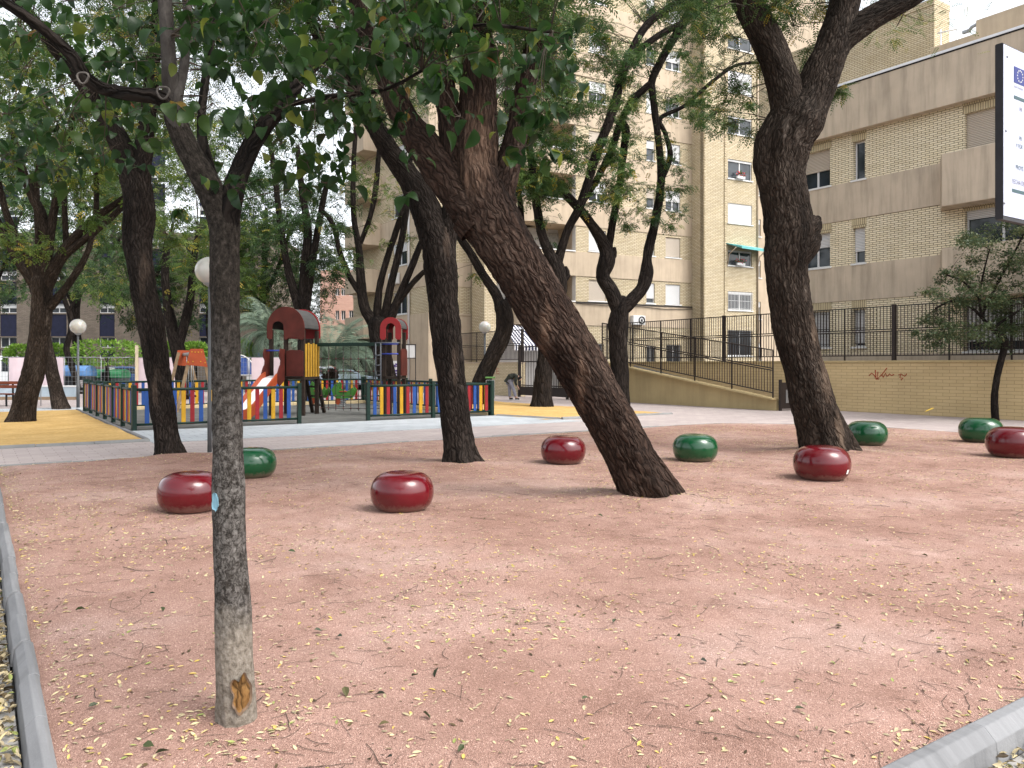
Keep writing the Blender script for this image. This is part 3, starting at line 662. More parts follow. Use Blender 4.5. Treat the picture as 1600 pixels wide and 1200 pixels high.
fence2("dark brown railing on the cream brick wall behind the slanting tree", (22.35, 32.1, 1.68), (22.35, 40.7, 1.68), 0, [(.14, .85), (.92, 1.6)], .115, 2.1, (0, 4))
gate("closed dark brown gate left of the cream brick wall, behind the upright dark tree", 22.3, 40.9, 44.6, 2.3, 2.2)
wall("garden_wall", "short end piece of cream brick wall left of the closed gate", 22.2, 22.6, 44.8, 47.2, 1.75, M['brick_wall'], M['stucco_m'])
fence2("dark brown railing on the far end piece of the brick wall", (22.4, 44.8, 1.8), (22.4, 47.2, 1.8), 0, [(.1, .9)], .115, 1.2, (0,))
# ------------------------------------------------------------------ trees
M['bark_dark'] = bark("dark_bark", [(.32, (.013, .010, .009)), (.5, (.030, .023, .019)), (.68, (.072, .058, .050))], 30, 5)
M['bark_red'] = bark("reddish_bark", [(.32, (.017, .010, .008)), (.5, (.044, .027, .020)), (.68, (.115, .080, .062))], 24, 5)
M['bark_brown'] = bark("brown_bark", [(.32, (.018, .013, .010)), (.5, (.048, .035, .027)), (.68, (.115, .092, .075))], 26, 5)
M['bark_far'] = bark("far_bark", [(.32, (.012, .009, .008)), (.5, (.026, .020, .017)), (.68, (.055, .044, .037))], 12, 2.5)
def mat_bark_grey():
    m, t, b = newmat("grey_flaking_bark", .9)
    n1 = noi(t, coord(t, "UV", (48, 30, 1)), 1.0, 6, .7); n2 = noi(t, coord(t, "UV", (70, 40, 1)), 1.0, 3)
    wob = N(t, "ShaderNodeTexNoise"); wob.inputs["Scale"].default_value = 30; wob.inputs["Detail"].default_value = 3; t.links.new(coord(t, "UV"), wob.inputs["Vector"])
    sc_ = N(t, "ShaderNodeVectorMath", operation='SCALE'); sc_.inputs["Scale"].default_value = .10; t.links.new(wob.outputs["Color"], sc_.inputs[0])
    ad_ = N(t, "ShaderNodeVectorMath", operation='ADD'); t.links.new(sc_.outputs[0], ad_.inputs[0]); t.links.new(coord(t, "UV"), ad_.inputs[1])
    mp_ = N(t, "ShaderNodeMapping"); mp_.inputs["Scale"].default_value = (46, 13, 1); t.links.new(ad_.outputs[0], mp_.inputs[0])
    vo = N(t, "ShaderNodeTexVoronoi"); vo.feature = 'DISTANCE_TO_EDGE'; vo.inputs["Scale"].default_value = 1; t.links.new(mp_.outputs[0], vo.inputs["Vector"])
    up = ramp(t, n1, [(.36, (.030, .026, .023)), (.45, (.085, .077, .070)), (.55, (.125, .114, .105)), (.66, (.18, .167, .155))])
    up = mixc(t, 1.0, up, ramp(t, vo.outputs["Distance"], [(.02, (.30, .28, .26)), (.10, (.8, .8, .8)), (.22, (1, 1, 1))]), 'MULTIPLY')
    lo = ramp(t, n1, [(.34, (.10, .083, .066)), (.5, (.19, .165, .135)), (.68, (.27, .24, .205))])
    sx = N(t, "ShaderNodeSeparateXYZ"); t.links.new(coord(t, "UV"), sx.inputs[0])
    w = N(t, "ShaderNodeMath", operation='MULTIPLY_ADD'); w.inputs[1].default_value = .35
    t.links.new(noi(t, coord(t, "UV", (9, 9, 1)), 1.0, 3), w.inputs[0]); t.links.new(sx.outputs[1], w.inputs[2])
    f1 = ramp(t, w.outputs[0], [(.60, (1, 1, 1)), (.78, (0, 0, 0))])           # pale smooth foot of the trunk
    f2 = ramp(t, w.outputs[0], [(0.0, (0, 0, 0)), (1, (1, 1, 1))])
    mr = N(t, "ShaderNodeMapRange"); mr.inputs["From Min"].default_value = 1.25; mr.inputs["From Max"].default_value = 2.0
    t.links.new(w.outputs[0], mr.inputs[0])
    dk = ramp(t, n1, [(.4, (.012, .010, .008)), (.55, (.032, .026, .021)), (.68, (.068, .056, .048))])
    c = mixc(t, f1, up, lo); c = mixc(t, mr.outputs[0], c, dk); t.links.new(c, b.inputs["Base Color"])
    ad = N(t, "ShaderNodeMath", operation='MULTIPLY_ADD'); ad.inputs[1].default_value = .4
    t.links.new(n2, ad.inputs[0]); t.links.new(n1, ad.inputs[2]); bump(t, b, ad.outputs[0], .9, .012); return m
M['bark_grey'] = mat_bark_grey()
M['limb_grey'] = bark("smooth_grey_limb", [(.35, (.045, .038, .034)), (.5, (.085, .075, .068)), (.66, (.15, .135, .12))], 18, 9, .4, False)
M['twig'] = paint("twig_bark", (.055, .042, .032), .9, .3, 9)
M['twig_pale'] = paint("pale_twig_bark", (.13, .11, .08), .85, .25, 9)
M['leaf_pinnate'] = leafmat("pinnate_leaves", [(0, (.020, .050, .016)), (.4, (.045, .095, .024)), (.75, (.11, .16, .035)), (1, (.34, .25, .035))])
M['leaf_dark'] = leafmat("dark_far_leaves", [(0, (.014, .036, .012)), (.5, (.034, .074, .018)), (.85, (.085, .13, .026)), (1, (.22, .19, .04))])
M['leaf_mid'] = leafmat("olive_far_leaves", [(0, (.030, .060, .016)), (.5, (.085, .140, .026)), (.85, (.19, .22, .04)), (1, (.42, .31, .05))])
M['leaf_big'] = leafmat("big_glossy_leaves", [(0, (.008, .026, .006)), (.5, (.020, .052, .010)), (.85, (.055, .095, .016)), (.96, (.13, .15, .025)), (1, (.13, .045, .015))], .40, .42)
M['leaf_lime'] = leafmat("lime_leaves", [(0, (.060, .13, .018)), (.5, (.15, .28, .035)), (1, (.30, .42, .08))], .5, .3)
M['leaf_small'] = leafmat("small_olive_leaves", [(0, (.030, .050, .024)), (.5, (.075, .11, .050)), (1, (.17, .17, .075))])
M['palm_leaf'] = leafmat("palm_fronds", [(0, (.055, .085, .060)), (.5, (.135, .19, .135)), (1, (.30, .36, .26))], .5, .2)

def resample(pts, radii, step):
    pts = [Vector(p) for p in pts]; n = len(pts); out = []; rad = []
    for i in range(n-1):
        p0 = pts[max(i-1, 0)]; p1 = pts[i]; p2 = pts[i+1]; p3 = pts[min(i+2, n-1)]
        k = max(2, int((p2-p1).length/step))
        for j in range(k):
            u = j/k
            out.append(.5*((2*p1)+(p2-p0)*u+(2*p0-5*p1+4*p2-p3)*u*u+(3*p1-p0-3*p2+p3)*u**3))
            w = u*u*(3-2*u); rad.append(radii[i]*(1-w)+radii[i+1]*w)
    out.append(pts[-1]); rad.append(radii[-1]); return out, rad
def bark_tube(pts, radii, seg, step, amp, fu, seed, flare=0.0, lump=.10):
    P_, R_ = resample(pts, radii, step)
    e = (P_[-1]-P_[-2]).normalized(); rt = R_[-1]; pe = P_[-1]
    for q in (.3, .55, .75, .9, .985): P_.append(pe+e*rt*q*.8); R_.append(rt*math.sqrt(1-q*q))
    n = len(P_); V = []; UV = []
    t0 = (P_[1]-P_[0]).normalized(); x = (FWD-t0*FWD.dot(t0)).normalized(); s = 0
    R0 = sum(R_[:-5])/(n-5); rmin = R0*.15; 
    for i in range(n):
        t = (P_[min(i+1, n-1)]-P_[max(i-1, 0)]).normalized(); x = (x-t*x.dot(t)).normalized(); y = t.cross(x)
        if i: s += (P_[i]-P_[i-1]).length
        r = R_[i]
        for k in range(seg+1):
            a = 2*math.pi*(k % seg)/seg; ca, sa = math.cos(a), math.sin(a)
            wx = .35*noise.noise((ca*2+seed, sa*2, s*2.2))
            q = noise.noise((ca*R0*fu+seed*3+wx, sa*R0*fu+wx*2, s*fu*.16)); q3 = noise.noise((ca*R0*fu*.4+seed, sa*R0*fu*.4, s*fu*.1+3))
            q2 = noise.noise((ca*R0*fu*2.3+seed, sa*R0*fu*2.3+7, s*fu*.55))
            ridge = max(0, 1-abs(q)*4.5)                  # 1 in the furrow
            lo = noise.noise((ca*.9+seed, sa*.9, s*1.3/max(.3, R0*3)))
            am = amp*min(1, r/(R0*.6)); rr = r*(1+lump*lo)-am*ridge*(.7+.6*q3)+am*.4*q2+am*.5*q3
            if flare:
                fl = math.exp(-max(0, s-.12)/(.55*R0*2)); rr += r*flare*fl*(.6+1.9*max(-.2, noise.noise((ca*2.1+seed, sa*2.1, 5+s*.6))))
            V.append(P_[i]+(x*ca+y*sa)*rr); UV.append((a*R0 if k < seg else 2*math.pi*R0, s))
    i = np.arange(n*(seg+1)).reshape(n, seg+1)
    q = np.stack([i[:-1, :-1], i[:-1, 1:], i[1:, 1:], i[1:, :-1]], -1).reshape(-1, 4)
    return np.array([v[:] for v in V]), q, np.array(UV)

def leaf_dirs(n, rng, droop=(-.9, .15)):
    a = rng.uniform(0, 2*np.pi, n); z = rng.uniform(droop[0], droop[1], n); c = np.sqrt(np.maximum(0, 1-z*z))
    D = np.stack([np.cos(a)*c, np.sin(a)*c, z], 1)
    U = np.stack([rng.normal(0, .45, n), rng.normal(0, .45, n), np.ones(n)], 1)
    S_ = np.cross(U, D); S_ /= np.linalg.norm(S_, axis=1, keepdims=True)+1e-9; U = np.cross(D, S_)
    return D, S_, U
def pinnate(pairs=6, L=.27, ll=.055, lw=.021):
    T = []
    for i in range(pairs+1):
        x = L*(.22+.78*i/pairs); dz = -.10*L*(i/pairs)**2
        for sgn in ((-1, 1) if i < pairs else (0,)):
            if sgn: d = np.array([.45, sgn*.9, -.22]); w = np.array([.9, -sgn*.45, 0])
            else: d = np.array([1, 0, -.3]); w = np.array([0, 1, 0])
            d = d/np.linalg.norm(d); w = w/np.linalg.norm(w); o = np.array([x, 0, dz])
            T += [o, o+d*ll*.5-w*lw*.5, o+d*ll, o+d*ll*.5+w*lw*.5]
    return np.array(T)
def ovate(L=.066, W=.050):
    st = [(0, .05), (.10, .55), (.28, .92), (.5, 1.0), (.72, .78), (.88, .42), (1.0, .03)]; T = []
    for u, w in st:
        z = .10*L*math.sin(u*3.0)-.34*L*u*u
        T += [[u*L, -w*W*.5, z+w*W*.17], [u*L, 0, z], [u*L, w*W*.5, z+w*W*.17]]
    Q = []
    for i in range(len(st)-1):
        a = i*3; Q += [(a+1, a, a+3, a+4), (a+2, a+1, a+4, a+5)]
    return np.array(T), np.array(Q)
def simple_leaf(L=.05, W=.024):
    return np.array([[0, 0, 0], [L*.5, -W*.5, .15*W], [L, 0, -.1*L], [L*.5, W*.5, .15*W]])
def place(T, pos, D, S_, U, sc):
    Qt = None
    if isinstance(T, tuple): T, Qt = T
    V = pos[:, None, :]+sc[:, None, None]*(T[None, :, 0:1]*D[:, None]+T[None, :, 1:2]*S_[:, None]+T[None, :, 2:3]*U[:, None])
    n, k = len(pos), len(T)
    if Qt is None: return V.reshape(-1, 3), np.arange(n*k).reshape(-1, 4), k//4
    return V.reshape(-1, 3), (Qt[None]+np.arange(n)[:, None, None]*k).reshape(-1, 4), len(Qt)
def twig_tube(a, b, r, sag, rng, n=5):
    a = np.array(a); b = np.array(b); mid = (a+b)/2+np.array([rng.normal(0, .06), rng.normal(0, .06), sag])*np.linalg.norm(b-a)
    u = np.linspace(0, 1, n)[:, None]; p = (1-u)**2*a+2*u*(1-u)*mid+u*u*b
    t = b-a; t = t/(np.linalg.norm(t)+1e-9); x = np.cross(t, [.31, .2, .93]); x /= np.linalg.norm(x)+1e-9; y = np.cross(t, x)
    V = []
    for i in range(n):
        rr = r*(1-.7*i/(n-1))
        for k in range(3): c = 2.0944*k; V.append(p[i]+(x*math.cos(c)+y*math.sin(c))*rr)
    q = [(i*3+k, i*3+(k+1) % 3, (i+1)*3+(k+1) % 3, (i+1)*3+k) for i in range(n-1) for k in range(3)]
    return np.array(V), np.array(q), p
def crown(name, parent, clusters, limbpts, T, leafm, twigm, seed, n_per=60, scale=1.0, droop=(-.85, .2), bias=0.0, twigs=5, tw_r=.010, spread=.55, smooth=False):
    """clusters: (world centre, radius along picture, vertical radius, depth radius, leaf count or None)"""
    rng = np.random.default_rng(seed); Vs = []; Fs = []; mi = []; ti = []; off = 0
    LP = np.array([p[:] for p in limbpts]) if limbpts else None
    def put(V, Fc, m, t):
        nonlocal off
        Vs.append(V); Fs.append(Fc+off); mi.append(np.full(len(Fc), m)); ti.append(t); off += len(V)
    R = np.array(RGT[:]); FW = np.array(FWD[:])
    for (c, rx, rz, rd, n) in clusters:
        n = n or n_per; c = np.array(c[:]); cb = rng.normal(0, .13)+bias
        src = None
        if LP is not None:
            dd = np.linalg.norm(LP-c, axis=1); j = int(np.argmin(dd)); src = LP[j]
        subs = []
        for k in range(twigs):
            v = rng.normal(0, 1, 3); v /= np.linalg.norm(v)+1e-9; f = rng.uniform(.45, 1.0)
            subs.append(c+(R*v[0]*rx+FW*v[1]*rd)*f+np.array([0, 0, v[2]*rz*f]))
        hubs = []
        if src is not None and np.linalg.norm(src-c) < 6*max(rx, rz):
            V, Q, p = twig_tube(src, c, tw_r*1.5, .10, rng, 6); put(V, Q, 1, np.full(len(Q), .3))
        for s in subs:
            V, Q, p = twig_tube(c, s, tw_r, -.08, rng, 5); put(V, Q, 1, np.full(len(Q), .3)); hubs.append(p[rng.integers(1, 5)]); hubs.append(s)
        hubs = np.array(hubs); ix = rng.integers(0, len(hubs), n)
        jit = rng.normal(0, 1, (n, 3))*np.array([1, 1, .8])
        pos = hubs[ix]+(R*jit[:, :1]*rx+FW*jit[:, 1:2]*rd)*spread*.6+np.array([0, 0, 1])*jit[:, 2:]*rz*spread*.6
        D, S_, U = leaf_dirs(n, rng, droop); sc = scale*rng.uniform(.55, 1.28, n)
        V, Q, k = place(T, pos, D, S_, U, sc)
        tt = np.clip(rng.normal(.38+cb, .17, n), 0, .93); y = rng.random(n) < .03; tt[y] = rng.uniform(.9, 1, y.sum())
        put(V, Q, 0, np.repeat(tt, k))
    me = fast_mesh(name, np.concatenate(Vs), np.concatenate(Fs), np.concatenate(mi), tint=np.concatenate(ti), smooth=smooth)
    return link(name, me, [leafm, twigm], parent)

def px_path(path, d):
    pts = []; rad = []
    for q in path:
        dd = d+(q[3] if len(q) > 3 else 0); pts.append(P(q[0], q[1], dd)); rad.append(q[2]/2*dd/F)
    return pts, rad
def region(rng, px0, px1, py0, py1, n, r, d, dj=1.5, squash=.7, cnt=None, rj=.35):
    out = []
    for i in range(n):
        dd = d+rng.uniform(-dj, dj); x = rng.uniform(px0, px1); y = rng.uniform(py0, py1); rr = r*rng.uniform(1-rj, 1+rj)*dd/F
        out.append((P(x, y, dd), rr, rr*squash, rr, cnt))
    return out
def over(rng, px, d, rad, z0, z1, n, r=1.0, cnt=70):
    c = P(px, 600, d); out = []
    for i in range(n):
        a = rng.uniform(0, 6.283); q = rad*math.sqrt(rng.uniform(0, 1)); z = rng.uniform(z0, z1)
        out.append((Vector((c.x+q*math.cos(a), c.y+q*math.sin(a), z)), r, r*.6, r, cnt))
    return out
def spots(lst, d, cnt=None, squash=.75):
    return [(P(q[0], q[1], d+(q[3] if len(q) > 3 else 0)), q[2]*d/F, q[2]*d/F*squash, q[2]*d/F, q[4] if len(q) > 4 else cnt) for q in lst]

def tree(label, d, trunk, limbs, barkm, seg=32, step=.05, amp=.012, fu=14, seed=1, group=None, clusters=None, T=None, leafm=None,
         flare=.25, limb_seg=None, limb_bark=None, scars_and_lit=(), slim=1.0, **kw):
    tp, tr = px_path(trunk, d); tr = [q*slim for q in tr]; base = tp[0].copy(); base.z = 0
    root = tag(empty("tree", base), label, "tree", group); off = np.array(base[:])
    tp[0].z = -.12; V, Q, UV = bark_tube(tp, tr, seg, step, amp, fu, seed, flare)
    to = link("trunk", fast_mesh("trunk", V-off, Q, uv=UV, smooth=True), barkm, root)
    if scars_and_lit:                       # old wounds and stripped bark; also the leaning tree's painted lit column
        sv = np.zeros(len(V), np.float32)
        for px, py, w, h in scars_and_lit:
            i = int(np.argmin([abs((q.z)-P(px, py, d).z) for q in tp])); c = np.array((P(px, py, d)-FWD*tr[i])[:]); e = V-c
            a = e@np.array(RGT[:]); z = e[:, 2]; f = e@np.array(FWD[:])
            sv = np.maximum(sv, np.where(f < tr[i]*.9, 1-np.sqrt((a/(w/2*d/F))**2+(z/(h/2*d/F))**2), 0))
        at = to.data.attributes.new("scar_and_lit", 'FLOAT', 'POINT'); at.data.foreach_set("value", np.clip(sv, 0, 1).astype(np.float32))
    allp, _ = resample(tp, tr, .4); allp = allp[len(allp)//2:]
    for i, lb in enumerate(limbs):
        lp, lr = px_path(lb, d); sg = limb_seg or max(8, seg//2)
        V, Q, UV = bark_tube(lp, lr, sg, step*1.3, amp*.6*min(1, lr[0]/tr[-1]), fu*1.3, seed+i+1, 0, .10)
        link("limb", fast_mesh("limb", V-off, Q, uv=UV, smooth=True), limb_bark or barkm, root)
        rp, _ = resample(lp, lr, .4); allp += rp[len(rp)//3:]
    if clusters:
        cl = [(c-base, a, b_, e, n) for c, a, b_, e, n in clusters]
        crown("crown", root, cl, [p-base for p in allp], T, leafm, M['twig'], seed*13+5, **kw)
    return root
PIN = pinnate(); PIN_FAR = pinnate(4, .32, .10, .050); SIMPLE = simple_leaf()
GT = "mature shade trees of the playground square"
rng = np.random.default_rng(3)

# leaning tree in the middle
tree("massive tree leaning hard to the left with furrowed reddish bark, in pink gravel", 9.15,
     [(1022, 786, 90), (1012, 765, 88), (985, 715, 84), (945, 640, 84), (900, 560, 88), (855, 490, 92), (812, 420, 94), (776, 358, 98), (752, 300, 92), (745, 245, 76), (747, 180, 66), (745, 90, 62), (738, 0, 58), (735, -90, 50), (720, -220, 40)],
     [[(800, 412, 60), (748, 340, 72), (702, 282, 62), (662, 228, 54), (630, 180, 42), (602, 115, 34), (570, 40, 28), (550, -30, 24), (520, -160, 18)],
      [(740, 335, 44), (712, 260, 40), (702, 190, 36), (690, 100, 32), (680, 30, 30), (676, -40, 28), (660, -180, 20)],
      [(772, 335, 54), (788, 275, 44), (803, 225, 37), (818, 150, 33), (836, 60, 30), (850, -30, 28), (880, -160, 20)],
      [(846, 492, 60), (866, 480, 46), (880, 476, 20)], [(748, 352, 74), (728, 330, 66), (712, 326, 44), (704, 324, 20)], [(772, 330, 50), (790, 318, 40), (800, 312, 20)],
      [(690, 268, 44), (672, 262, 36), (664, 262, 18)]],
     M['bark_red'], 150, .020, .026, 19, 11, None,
     region(rng, 560, 930, -160, 80, 30, 58, 9.3, 1.6)+over(rng, 640, 9.5, 4.6, 6.2, 10.5, 102, 1.1, 85), PIN, M['leaf_pinnate'], flare=.34, slim=.91, limb_seg=90, n_per=85, scars_and_lit=[(748, 240, 110, 260), (905, 600, 40, 200), (850, 520, 40, 160)])  # first patch paints the upper column paler and redder, as if lit
# tree right behind it
tree("upright dark tree between the two red stools, its crown half hidden by the leaning tree", 12.4,
     [(722, 729, 58), (716, 690, 54), (706, 600, 52), (697, 520, 54), (690, 440, 58), (684, 385, 62), (672, 345, 58), (655, 305, 50), (634, 270, 42), (605, 230, 36), (575, 180, 32), (540, 120, 26), (500, 60, 22), (470, 0, 18), (430, -80, 14)],
     [[(690, 420, 40), (700, 350, 34), (712, 310, 30), (728, 250, 24)],
      [(688, 390, 40), (703, 345, 32), (716, 300, 28), (730, 240, 24)]],
     M['bark_dark'], 110, .028, .020, 19, 21, None,
     region(rng, 420, 660, -60, 160, 26, 48, 12.6, 2)+over(rng, 560, 13.5, 4.2, 7.4, 11, 61, 1.1, 85), PIN, M['leaf_pinnate'], flare=.42, slim=.87, n_per=65, scars_and_lit=[(700, 380, 24, 90), (712, 560, 20, 120)])
# right tree
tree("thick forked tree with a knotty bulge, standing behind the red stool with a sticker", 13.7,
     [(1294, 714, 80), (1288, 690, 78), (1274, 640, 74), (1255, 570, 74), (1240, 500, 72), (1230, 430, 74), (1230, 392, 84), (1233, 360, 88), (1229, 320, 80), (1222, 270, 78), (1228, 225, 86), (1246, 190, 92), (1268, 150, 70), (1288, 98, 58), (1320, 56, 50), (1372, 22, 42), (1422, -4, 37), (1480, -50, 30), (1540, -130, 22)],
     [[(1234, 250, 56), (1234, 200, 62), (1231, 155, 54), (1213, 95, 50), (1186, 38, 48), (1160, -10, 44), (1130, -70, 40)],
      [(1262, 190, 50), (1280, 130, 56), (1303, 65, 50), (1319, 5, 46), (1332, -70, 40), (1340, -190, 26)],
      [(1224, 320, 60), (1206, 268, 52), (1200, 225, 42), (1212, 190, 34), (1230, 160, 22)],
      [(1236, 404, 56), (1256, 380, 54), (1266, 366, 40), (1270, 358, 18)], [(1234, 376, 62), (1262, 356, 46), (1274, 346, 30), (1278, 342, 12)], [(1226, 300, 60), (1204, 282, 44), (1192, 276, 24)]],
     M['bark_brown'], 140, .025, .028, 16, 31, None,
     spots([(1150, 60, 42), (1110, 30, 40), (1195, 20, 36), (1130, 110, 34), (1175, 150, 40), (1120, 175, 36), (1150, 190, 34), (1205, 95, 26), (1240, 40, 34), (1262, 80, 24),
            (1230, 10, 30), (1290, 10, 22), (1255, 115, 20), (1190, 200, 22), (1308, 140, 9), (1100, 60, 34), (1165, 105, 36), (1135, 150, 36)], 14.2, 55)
     + region(rng, 1040, 1300, -60, 20, 14, 44, 13.8, 2)+over(rng, 1230, 14, 4.5, 8.6, 11.5, 74, 1.1, 85), PIN, M['leaf_pinnate'], flare=.34, slim=.87, n_per=75, scars_and_lit=[(1280, 590, 50, 170), (1262, 520, 30, 100), (1300, 670, 34, 110)])
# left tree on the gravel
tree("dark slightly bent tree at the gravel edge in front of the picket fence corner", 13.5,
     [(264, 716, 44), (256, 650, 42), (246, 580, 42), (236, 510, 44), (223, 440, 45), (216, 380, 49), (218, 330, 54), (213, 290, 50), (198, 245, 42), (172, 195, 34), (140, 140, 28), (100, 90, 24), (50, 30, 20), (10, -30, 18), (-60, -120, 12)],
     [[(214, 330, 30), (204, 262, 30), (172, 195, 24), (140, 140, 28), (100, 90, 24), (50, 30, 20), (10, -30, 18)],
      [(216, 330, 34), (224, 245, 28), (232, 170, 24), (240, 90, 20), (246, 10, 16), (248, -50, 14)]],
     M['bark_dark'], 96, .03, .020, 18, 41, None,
     region(rng, -60, 420, -90, 200, 56, 50, 13.8, 2.2)+over(rng, 220, 14, 4.5, 7.6, 11, 68, 1.1, 85), PIN, M['leaf_pinnate'], flare=.45, slim=.87, n_per=75, bias=.10, scars_and_lit=[(232, 430, 24, 140), (250, 600, 20, 120)])
# trees on the left sand
tree("leaning multi-branched tree on the yellow sand, in front of the wooden bench", 21.4,
     [(30, 664, 34), (42, 620, 32), (55, 570, 32), (63, 520, 30), (66, 475, 30), (65, 440, 30)],
     [[(60, 448, 22), (30, 410, 14), (8, 370, 11), (-10, 330, 9)], [(62, 442, 22), (46, 400, 16), (22, 365, 12), (6, 320, 10), (-5, 270, 8)],
      [(66, 446, 24), (74, 390, 18), (66, 340, 16), (48, 300, 14), (30, 250, 12), (14, 190, 10)],
      [(68, 448, 24), (90, 408, 16), (112, 376, 14), (150, 340, 12), (190, 312, 10), (230, 280, 8)],
      [(72, 452, 18), (100, 402, 12), (140, 368, 11), (168, 345, 10), (196, 318, 9)],
      [(78, 480, 15), (110, 440, 11), (138, 390, 9), (150, 330, 8), (150, 260, 7)],
      [(70, 425, 15), (79, 370, 12), (86, 320, 12), (100, 260, 9), (112, 190, 8)], [(60, 425, 13), (60, 370, 10), (57, 310, 9), (60, 250, 8)],
      [(104, 388, 10), (101, 330, 8), (100, 270, 7), (96, 210, 6)]],
     M['bark_brown'], 32, .06, .016, 10, 51, None,
     region(rng, -80, 280, 30, 250, 70, 40, 21.6, 2.5)+region(rng, -80, 280, 250, 400, 18, 28, 21.6, 2.5), PIN_FAR, M['leaf_mid'], flare=.3, n_per=70, scale=.9, bias=.05)
tree("slimmer tree leaning the other way behind the bench tree, at the sand's far edge", 28,
     [(97, 640, 23), (88, 610, 20), (78, 565, 19), (68, 520, 17), (60, 480, 16), (54, 440, 13), (50, 400, 10)],
     [[(58, 470, 11), (40, 420, 8), (24, 370, 6)], [(55, 445, 10), (72, 390, 8), (80, 330, 6)]],
     M['bark_brown'], 24, .08, .014, 9, 61, None, region(rng, -40, 190, 280, 450, 26, 32, 29, 2), PIN_FAR, M['leaf_dark'], flare=.35, n_per=55, scale=.95)
tree("forked tree beyond the swing, its trunk dark above the round-topped bushes", 36,
     [(287, 625, 24), (284, 580, 22), (276, 540, 22), (268, 510, 18), (262, 470, 14), (258, 430, 12), (262, 370, 10)],
     [[(276, 545, 17), (290, 500, 14), (298, 460, 12), (301, 420, 10), (310, 360, 9)]],
     M['bark_far'], 20, .1, .015, 8, 71, None, region(rng, 150, 380, 170, 470, 54, 34, 36, 3), PIN_FAR, M['leaf_mid'], flare=.2, n_per=70, scale=1.15)
tree("thin crooked tree in front of the blue-panelled building", 44,
     [(124, 610, 10), (113, 575, 9), (104, 545, 9), (111, 515, 9), (109, 490, 8), (100, 465, 7), (96, 430, 5)], [[(108, 490, 6), (118, 460, 5), (122, 430, 4)]],
     M['bark_far'], 12, .15, .008, 8, 81, None, region(rng, 60, 190, 330, 450, 12, 30, 44, 2), PIN_FAR, M['leaf_dark'], flare=.1, n_per=50, scale=1.2)
tree("dark multi-stemmed tree rising behind the slide tower roof", 34,
     [(480, 628, 26), (478, 560, 24), (476, 505, 24), (470, 472, 24)],
     [[(468, 480, 17), (455, 440, 13), (446, 400, 11), (438, 350, 10), (430, 280, 9), (420, 210, 7)], [(474, 485, 18), (476, 420, 15), (481, 360, 13), (472, 300, 10), (465, 230, 8)],
      [(478, 478, 15), (488, 410, 12), (500, 340, 10), (512, 280, 8)]],
     M['bark_far'], 22, .1, .015, 8, 91, None, region(rng, 375, 540, 170, 420, 34, 32, 34, 3)+region(rng, 480, 560, 340, 450, 7, 22, 34, 2), PIN_FAR, M['leaf_dark'], flare=.2, n_per=65, scale=1.1)
tree("tree with five steep bare limbs behind the small climbing tower", 33,
     [(612, 634, 32), (603, 580, 28), (593, 535, 29), (590, 505, 30)],
     [[(588, 510, 20), (570, 482, 17), (564, 440, 15), (561, 390, 11), (553, 340, 9), (552, 270, 8), (556, 200, 7)], [(564, 460, 10), (545, 430, 9), (530, 390, 8), (520, 350, 8), (500, 325, 6)],
      [(563, 380, 8), (578, 340, 8), (587, 295, 9), (592, 240, 8), (600, 180, 7)], [(588, 505, 15), (593, 450, 11), (606, 400, 10), (621, 355, 10), (634, 310, 9), (642, 240, 8)],
      [(600, 498, 14), (612, 440, 12), (622, 400, 11), (632, 350, 10), (640, 290, 8)], [(608, 502, 17), (625, 460, 12), (642, 420, 11), (658, 380, 10), (680, 330, 9)], [(622, 472, 11), (645, 442, 9), (662, 425, 8)]],
     M['bark_far'], 24, .1, .014, 8, 101, None,
     region(rng, 535, 700, 130, 320, 24, 30, 33, 2)+spots([(540, 390, 16), (580, 350, 14), (600, 380, 12), (560, 320, 14), (640, 370, 14), (660, 350, 12), (610, 330, 14), (525, 420, 14)], 33, 22), PIN_FAR, M['leaf_mid'], flare=.2, n_per=36, scale=1.0)
tree("slanting tree behind the right end of the picket fence, beside the grey bin", 31,
     [(739, 634, 30), (751, 600, 28), (768, 560, 26), (785, 525, 26), (789, 500, 28), (785, 478, 26)],
     [[(784, 488, 20), (775, 460, 16), (755, 430, 14), (735, 395, 13), (715, 365, 12), (698, 325, 10), (680, 270, 8)], [(787, 492, 18), (799, 460, 14), (809, 430, 12), (816, 380, 10), (812, 310, 9), (800, 250, 7)]],
     M['bark_far'], 24, .1, .014, 8, 111, None, spots([(705, 425, 14), (700, 380, 12), (690, 355, 12), (740, 430, 8)], 31, 20)+region(rng, 660, 860, 120, 300, 16, 26, 31, 2), PIN_FAR, M['leaf_pinnate'], flare=.2, n_per=45)
